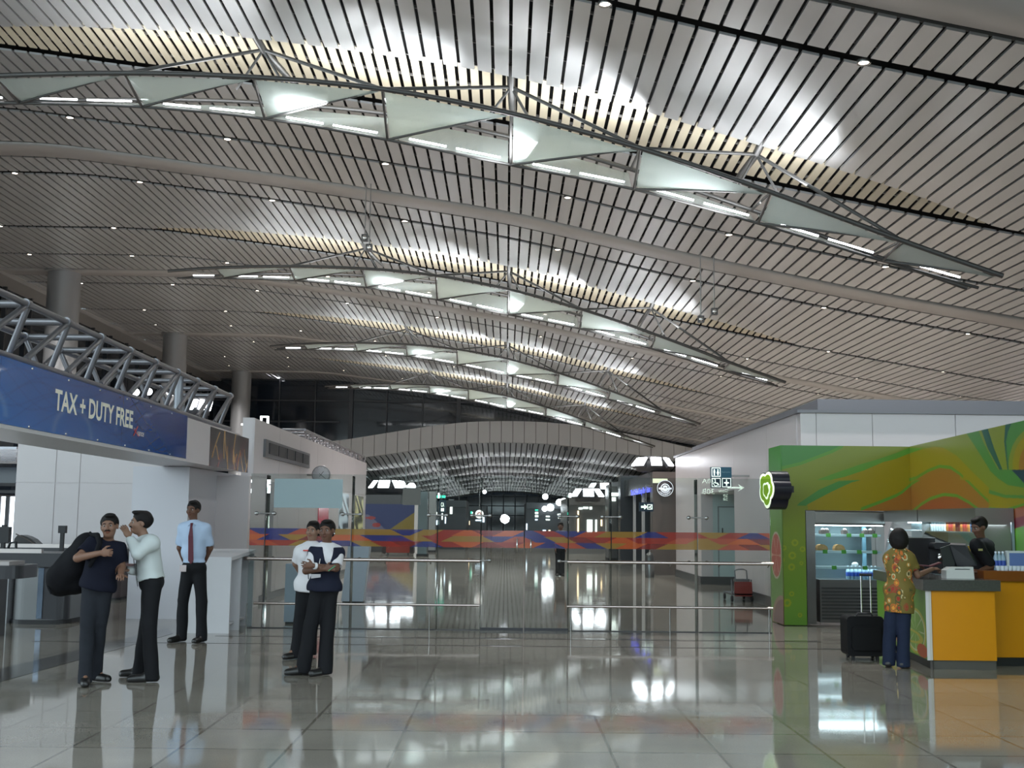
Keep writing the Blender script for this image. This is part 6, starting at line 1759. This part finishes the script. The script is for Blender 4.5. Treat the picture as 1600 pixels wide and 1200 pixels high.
# --- A: man with backpack
Y = 11.25
J = dict(head=P_(171,823,Y-.06), neck=P_(169,850,Y), shL=P_(148,848,Y-.02), shR=P_(184,855,Y+.05), elL=P_(121,872,Y-.18), wrL=P_(157,864,Y-.26), elR=P_(190,886,Y+.05), wrR=P_(189,900,Y-.10),
         hiL=P_(143,918,Y), hiR=P_(162,917,Y+.02), knL=P_(137,975,Y-.03), knR=P_(156,972,Y+.06), anL=P_(134,1047,Y-.05), anR=P_(149,1040,Y+.22))
J['toL'] = Vector(J['anL'])+Vector((.06,-.17,0)); J['toR'] = Vector(J['anR'])+Vector((.17,-.07,0))
rA, iA = person('man in dark polo shirt leaning under a large black backpack, hand on its strap', J, SK2,
    dict(trousers=M_jean, flare=.006, shoes=M_sh, waist=.10, tops=[dict(name='polo_shirt', m=M_navyc, inf=.026, sleeve=.62, bottom=-.02, foldamp=.006)], collar=mat('collar_dark', (.012,.013,.02), .8, spec=.15)),
    moustache=True, yaw=.10, pitch=.02, tilt=-.08, hands={'L': ((1,-.15,.05), (-.1,1,-.1), 1, 1.0), 'R': ((.2,-.8,.1), (0,0,-1), 1, .5)})
M_pack = mat('backpack_nylon', (.007,.007,.009), .8, spec=.15, bump=.3, bscale=200)
root = thing('backpack', 'large bulging black backpack carried by the man in dark polo', 'backpack', tuple(P_(112,925,Y+.15)))
S = SDF(P_(60,950,Y-.5), P_(175,815,Y+.75), .012) if False else SDF(np.array(P_(112,885,Y+.15))-.62, np.array(P_(112,885,Y+.15))+.62, .012)
c = P_(118,884,Y+.16); ax = (P_(146,842,Y+.1)-P_(98,915,Y+.2)).normalized(); uu, ff, ww = axes((0,1,0), ax)
S.ell(c, [.20,.17,.32], Amat(uu, ff, ww), .02); S.ell(P_(100,904,Y+.18), [.17,.13,.18], Amat(uu, ff, ww), .06); S.ell(P_(137,848,Y+.10), [.14,.10,.10], Amat(uu, ff, ww), .08); S.ell(P_(92,895,Y+.1), [.12,.09,.15], Amat(uu, ff, ww), .05)
S.ell(P_(126,906,Y+.20), [.14,.12,.15], Amat(uu, ff, ww), .06); S.fold(.007, 20, 1); S.build('bag_body', M_pack, root)
part(MB().path([P_(142,836,Y+.08), P_(152,836,Y-.06), P_(156,848,Y-.19), P_(150,866,Y-.20), P_(140,885,Y-.15)], [.022,.026,.026,.024,.02], 8), 'shoulder_strap', M_pack, root)
part(MB().path([P_(78,905,Y+.1), P_(75,916,Y+.05), P_(80,928,Y+.05)], .010, 6), 'loose_strap', M_pack, root)
part(MB().path([P_(134,838,Y+.12), P_(141,832,Y+.1), P_(146,838,Y+.08)], .012, 6), 'grab_handle', M_pack, root)

# --- B: man in white shirt pointing
Y = 11.5
J = dict(head=P_(220,818,Y), neck=P_(228,843,Y+.02), shL=P_(236,848,Y-.15), shR=P_(233,849,Y+.16), elL=P_(216,866,Y-.24), wrL=P_(202,840,Y-.12), elR=P_(219,892,Y+.14), wrR=P_(203,891,Y-.02),
         hiL=P_(238,915,Y-.09), hiR=P_(237,915,Y+.09), knL=P_(233,975,Y-.1), knR=P_(230,972,Y+.12), anL=P_(238,1044,Y-.05), anR=P_(218,1036,Y+.28))
J['toL'] = Vector(J['anL'])+Vector((-.22,-.04,0)); J['toR'] = Vector(J['anR'])+Vector((-.19,.0,0))
J = swap(J); rB, iB = person('man in white long-sleeved shirt and black tie raising a hand towards the backpack man', J, SK4,
    dict(trousers=M_tr, flare=.012, shoes=M_sh, belt=M_belt, waist=.09, tops=[dict(name='shirt', m=M_wsh, inf=.026, sleeve=1.86, bottom=.06, foldamp=.007)], collar=M_wsh, tie=M_black, tie_len=.42, tie_out=.142),
    moustache=True, yaw=-1.15, pitch=.05, tilt=0, hands={'R': ((-.45,.1,.75), (-.5,.6,-.2), -1, .25), 'L': ((-1,-.1,.1), (0,-.3,1), 1, .6)})
p = P_(199,885,Y-.03)
root = thing('travel_papers', 'thin sheaf of pale papers held between the two men at waist height', 'papers', tuple(p))
for k in range(2): part(MB().prism([p+Vector((-.20,-.02,.0)), p+Vector((.10,-.02,.0)), p+Vector((.12,.15,.015)), p+Vector((-.18,.15,.015))], (0,0,.004)) if k == 0 else MB().prism([p+Vector((-.17,-.03,.006)), p+Vector((.05,-.03,.006)), p+Vector((.06,.12,.02)), p+Vector((-.16,.12,.02))], (0,0,.003)), 'sheet' if k == 0 else 'boarding_card', mat('paper_pale', (.45,.43,.45), .6) if k == 0 else mat('card_red', (.4,.2,.2), .6), root)

# --- C: man in pale blue shirt with maroon tie
Y = 15.1
J = dict(head=P_(302,797,Y), neck=P_(303,817,Y), shL=P_(288,826,Y), shR=P_(320,826,Y), elL=P_(281,856,Y+.08), wrL=P_(287,876,Y+.17), elR=P_(328,857,Y+.08), wrR=P_(320,877,Y+.17),
         hiL=P_(295,890,Y), hiR=P_(311,890,Y), knL=P_(286,938,Y), knR=P_(315,940,Y-.02), anL=P_(284,989,Y), anR=P_(315,992,Y-.05))
J['toL'] = Vector(J['anL'])+Vector((-.12,-.17,0)); J['toR'] = Vector(J['anR'])+Vector((-.05,-.19,0))
rC, iC = person('man in pale blue short-sleeved shirt and maroon tie, hands behind back', J, SK3,
    dict(trousers=M_tr, flare=.012, shoes=M_sh, belt=M_belt, waist=.12, tops=[dict(name='shirt', m=M_bsh, inf=.028, sleeve=.72, bottom=.09, foldamp=.006)], collar=M_bsh, tie=mat('tie_maroon', srgb(84,24,40), .6), tie_len=.46),
    yaw=-.28, pitch=-.05, tilt=.05, hands={'L': ((.6,.2,-.5), (0,-1,0), 1, .5), 'R': ((-.6,.2,-.5), (0,-1,0), -1, .5)})
p = P_(286,888,Y-.14)
part(MB().box((p.x-.042, p.y-.006, p.z-.042), (p.x+.042, p.y, p.z+.042)), 'id_badge', mat('badge_pale', (.5,.42,.42), .4), rC)

# --- D: woman in white tunic
Y = 13.45
J = dict(head=P_(489,830,Y), neck=P_(487,851,Y), shL=P_(469,860,Y), shR=P_(501,861,Y), elL=P_(462,881,Y+.08), wrL=P_(470,897,Y+.17), elR=P_(503,883,Y+.06), wrR=P_(495,899,Y+.13),
         hiL=P_(474,916,Y), hiR=P_(490,916,Y), knL=P_(470,958,Y-.02), knR=P_(488,960,Y+.03), anL=P_(463,1008,Y-.02), anR=P_(485,1006,Y+.2))
J['toL'] = Vector(J['anL'])+Vector((-.12,-.12,0)); J['toR'] = Vector(J['anR'])+Vector((-.02,-.16,0))
rD, iD = person('woman in white tunic and dark trousers standing behind the one in the vest', J, SK4,
    dict(trousers=M_tr, flare=.014, waist=.04, shoes=M_sh, tops=[dict(name='tunic', m=M_tun, inf=.018, sleeve=.75, bottom=-.06, foldamp=.006)], collar=M_tun),
    hair='bun', female=True, yaw=-.25, pitch=.0, tilt=.06, hs=.95, hands={'L': ((.3,.3,-.7), (0,-1,0), 1, .4), 'R': ((-.3,.3,-.7), (0,-1,0), -1, .4)})
a = P_(480,852,Y-.13); b = P_(481,905,Y-.17)
part(MB().path([P_(483,851,Y-.09), P_(480,868,Y-.15), P_(482,905,Y-.17)], .006, 5), 'lanyard', M_black, rD)
part(MB().box((P_(474,861,Y-.13).x, Y-.152, P_(474,861,Y-.13).z), (P_(484,859,Y-.13).x, Y-.142, P_(474,859,Y-.13).z)), 'name_bar', mat('badge_red', srgb(190,60,50), .5), rD)

# --- E: woman in navy vest, arms crossed
Y = 12.1
J = dict(head=P_(511,830,Y), neck=P_(511,854,Y), shL=P_(494,861,Y-.03), shR=P_(527,863,Y+.03), elL=P_(478,892,Y-.10), wrL=P_(507,889,Y-.24), elR=P_(525,888,Y-.10), wrR=P_(490,884,Y-.26),
         hiL=P_(498,920,Y), hiR=P_(516,920,Y+.02), knL=P_(486,975,Y-.02), knR=P_(512,976,Y), anL=P_(474,1032,Y-.02), anR=P_(508,1037,Y-.05))
J['toL'] = Vector(J['anL'])+Vector((-.17,-.08,0)); J['toR'] = Vector(J['anR'])+Vector((-.13,-.13,0))
M_vest = mat('vest_navy', (.012,.014,.028), .75, spec=.15)
rE, iE = person('woman in navy vest over white shirt with arms crossed', J, SK3,
    dict(trousers=M_tr, flare=.020, shoes=M_sh, tops=[dict(name='shirt', m=M_tun, inf=.018, sleeve=.75, bottom=.10, foldamp=.005), dict(name='vest', m=M_vest, inf=.030, sleeve=0, bottom=-.02, sleeves=False, vneck=True, neckcut=.0, foldamp=.003)], collar=M_tun),
    hair='bun', female=True, yaw=-.22, pitch=-.02, tilt=-.05, hs=.97, hands={'L': ((1,-.1,.15), (0,1,0), 1, .35), 'R': ((-1,-.05,.1), (0,1,0), -1, .35)})
p = J['wrR']; q = J['elR']; d = (q-p).normalized()
part(MB().tube(p+d*.005, p+d*.03, .034, n=14), 'wristwatch', mat('watch_white', (.7,.7,.72), .3), rE)
part(MB().path([P_(513,892,Y-.30), P_(524,884,Y-.27)], .006, 5), 'pen', mat('pen_green', (.05,.25,.12), .4), rE)
part(MB().prism([P_(486,897,Y-.20), P_(501,897,Y-.20), P_(501,902,Y-.19), P_(486,904,Y-.19)], (0,-.006,0)), 'paper_slip', mat('paper_pale', (.45,.43,.45), .6), rE)
part(MB().path([P_(505,856,Y-.10), P_(500,875,Y-.16), P_(498,886,Y-.19)], .005, 5), 'lanyard', M_white, rE)
for s_ in (1,): part(MB().ell(tuple(iE['L'](.083,.0,-.03)), (.008,.008,.012), 8, 6), 'earring', M_chrome, rE)

# --- F: distant person beyond the doors
Y = 33.5
J = dict(head=P_(876,823,Y), neck=P_(876,830.5,Y), shL=P_(869.5,834,Y), shR=P_(882,834,Y), elL=P_(867.5,846,Y), wrL=P_(868,857,Y-.1), elR=P_(884,846,Y), wrR=P_(884,857,Y-.1),
         hiL=P_(872,860,Y), hiR=P_(879,860,Y), knL=P_(872,879,Y), knR=P_(878,879,Y), anL=P_(872,895.5,Y), anR=P_(878,895.5,Y))
J['toL'] = Vector(J['anL'])+Vector((-.03,-.17,0)); J['toR'] = Vector(J['anR'])+Vector((.04,-.17,0))
rF, iF = person('distant man in grey shirt and black trousers standing beyond the glass doors', J, SK3,
    dict(trousers=M_tr, flare=.02, shoes=M_sh, tops=[dict(name='shirt', m=mat('shirt_grey', (.12,.12,.14), .8), inf=.026, sleeve=.7, bottom=.05)]), res=.011,
    hands={'L': ((0,-.1,-1), (1,0,0), 1, .4), 'R': ((0,-.1,-1), (-1,0,0), -1, .4)})

# --- G: woman customer, seen from behind
Y = 13.15
J = dict(head=P_(1405,842,Y), neck=P_(1405,862,Y), shL=P_(1391,871,Y+.04), shR=P_(1420,872,Y-.04), elL=P_(1398,899,Y+.20), wrL=P_(1429,884,Y+.34), elR=P_(1434,899,Y-.02), wrR=P_(1457,889,Y+.16),
         hiL=P_(1397,925,Y+.02), hiR=P_(1413,925,Y-.02), knL=P_(1391,975,Y+.02), knR=P_(1412,976,Y-.02), anL=P_(1388,1027,Y+.02), anR=P_(1411,1031,Y-.05))
J['toL'] = Vector(J['anL'])+Vector((.06,.17,0)); J['toR'] = Vector(J['anR'])+Vector((.10,.15,0))
def floral(V):
    c = np.tile(np.array(srgb(112,96,40)), (len(V), 1)); r_ = np.random.RandomState(11)
    hp = np.array([V[:,0].mean(), V[:,1].mean()])
    ang = np.arctan2(V[:,1]-hp[1], V[:,0]-hp[0]); s = ang*.19; z = V[:,2]
    cols = [srgb(196,104,40), srgb(208,196,150), srgb(150,50,36), srgb(70,72,34), srgb(214,140,50)]
    for k in range(170):
        a, b, rr = (r_.rand()*2-1)*PI*.19, .45+r_.rand()*.95, .018+r_.rand()*.032
        d = np.hypot(s-a, z-b); o = cols[r_.randint(5)]; i = cols[r_.randint(5)]
        c[d < rr] = o; c[d < rr*.72] = srgb(120,92,40); c[d < rr*.5] = i
    return c
J = swap(J); rG, iG = person('woman customer in floral orange tunic and blue jeans at the juice counter', J, SK2,
    dict(trousers=M_jean2, flare=.014, shoes=M_sh, tops=[dict(name='floral_tunic', m=painted_mat('floral_print', .8), inf=.022, sleeve=.55, bottom=-.23, foldamp=.005, paintf=floral, resu=.009)]),
    hair='bob', female=True, yaw=2.7, pitch=.1, tilt=0, hs=.97, hands={'R': ((.9,.2,.0), (0,0,-1), 1, .5), 'L': ((.9,.3,.05), (0,.3,-1), 1, .7)})
p = (J['wrL']+J['wrR'])/2+Vector((.06,.0,.02))
root = thing('wallet', 'open dark red wallet held in the customer hands over the counter', 'wallet', tuple(p))
mw_ = mat('wallet_red', (.10,.015,.025), .5)
part(MB().prism([p+Vector((-.12,-.05,0)), p+Vector((.0,-.06,-.01)), p+Vector((.02,.06,-.01)), p+Vector((-.10,.07,0))], (0,0,.012)), 'wallet_half', mw_, root)
part(MB().prism([p+Vector((.002,-.06,-.01)), p+Vector((.13,-.05,.03)), p+Vector((.14,.07,.03)), p+Vector((.022,.06,-.01))], (0,0,.012)), 'wallet_half', mw_, root)

# --- H: cashier
Y = YC+.80
J = dict(head=P_(1530,824,Y-.02), neck=P_(1535,846,Y), shL=P_(1526,852,Y-.18), shR=P_(1543,852,Y+.16), elL=P_(1549,885,Y-.20), wrL=P_(1528,894,Y-.30), elR=P_(1530,886,Y+.2), wrR=P_(1510,890,Y+.1),
         hiL=P_(1537,925,Y-.09), hiR=P_(1539,925,Y+.09), knL=P_(1537,982,Y-.1), knR=P_(1539,982,Y+.1), anL=Vector((0,0,0)), anR=Vector((0,0,0)))
for s_, dy in (('L',-.1), ('R',.1)):
    J['an'+s_] = Vector((J['kn'+s_].x, J['kn'+s_].y, .09)); J['kn'+s_].z = .48; J['to'+s_] = J['an'+s_]+Vector((-.18,0,0))
J['hiL'].z = J['hiR'].z = .90
J = swap(J); rH, iH = person('young male cashier in black shirt looking down behind the yellow counter', J, SK3,
    dict(trousers=M_tr, flare=.01, shoes=M_sh, tops=[dict(name='shirt', m=mat('shirt_black', (.010,.010,.012), .75, spec=.15), inf=.028, sleeve=.85, bottom=-.05, foldamp=.006)], collar=mat('shirt_black', (.010,.010,.012), .75, spec=.15)),
    yaw=-1.25, pitch=-.28, tilt=0, hands={'R': ((-.9,.1,-.1), (0,0,-1), -1, .4), 'L': ((-.9,-.1,-.1), (0,0,-1), 1, .4)})
p = P_(1532,859,Y-.30); part(MB().box((p.x-.025, p.y-.004, p.z-.012), (p.x+.025, p.y+.0, p.z+.012)), 'name_badge', mat('badge_gold', (.5,.42,.2), .3, .6), rH)
# ------------------------------------------------------------------ light
sc = bpy.context.scene
w = bpy.data.worlds.new('world'); sc.world = w; w.use_nodes = True
w.node_tree.nodes['Background'].inputs[0].default_value = (.76,.93,1,1)
w.node_tree.nodes['Background'].inputs[1].default_value = 3.0
sc.view_settings.view_transform = 'Standard'; sc.view_settings.look = 'None'; sc.view_settings.gamma = 1
sc.view_settings.exposure = 0.28
sc.view_settings.use_curve_mapping = False
for o in bpy.data.objects:
    if '_o' in o.keys(): del o['_o']

la = bpy.data.lights.new('camera_flash', 'POINT'); la.energy = 160; la.shadow_soft_size = .13; la.color = (.86,.9,1)
lo = bpy.data.objects.new('camera_flash', la); C.objects.link(lo); lo.location = (-.02, -.3, 1.62)
sc.cycles.max_bounces = 6
sc.cycles.transparent_max_bounces = 10
sc.cycles.glossy_bounces = 3
sc.cycles.sample_clamp_indirect = 8
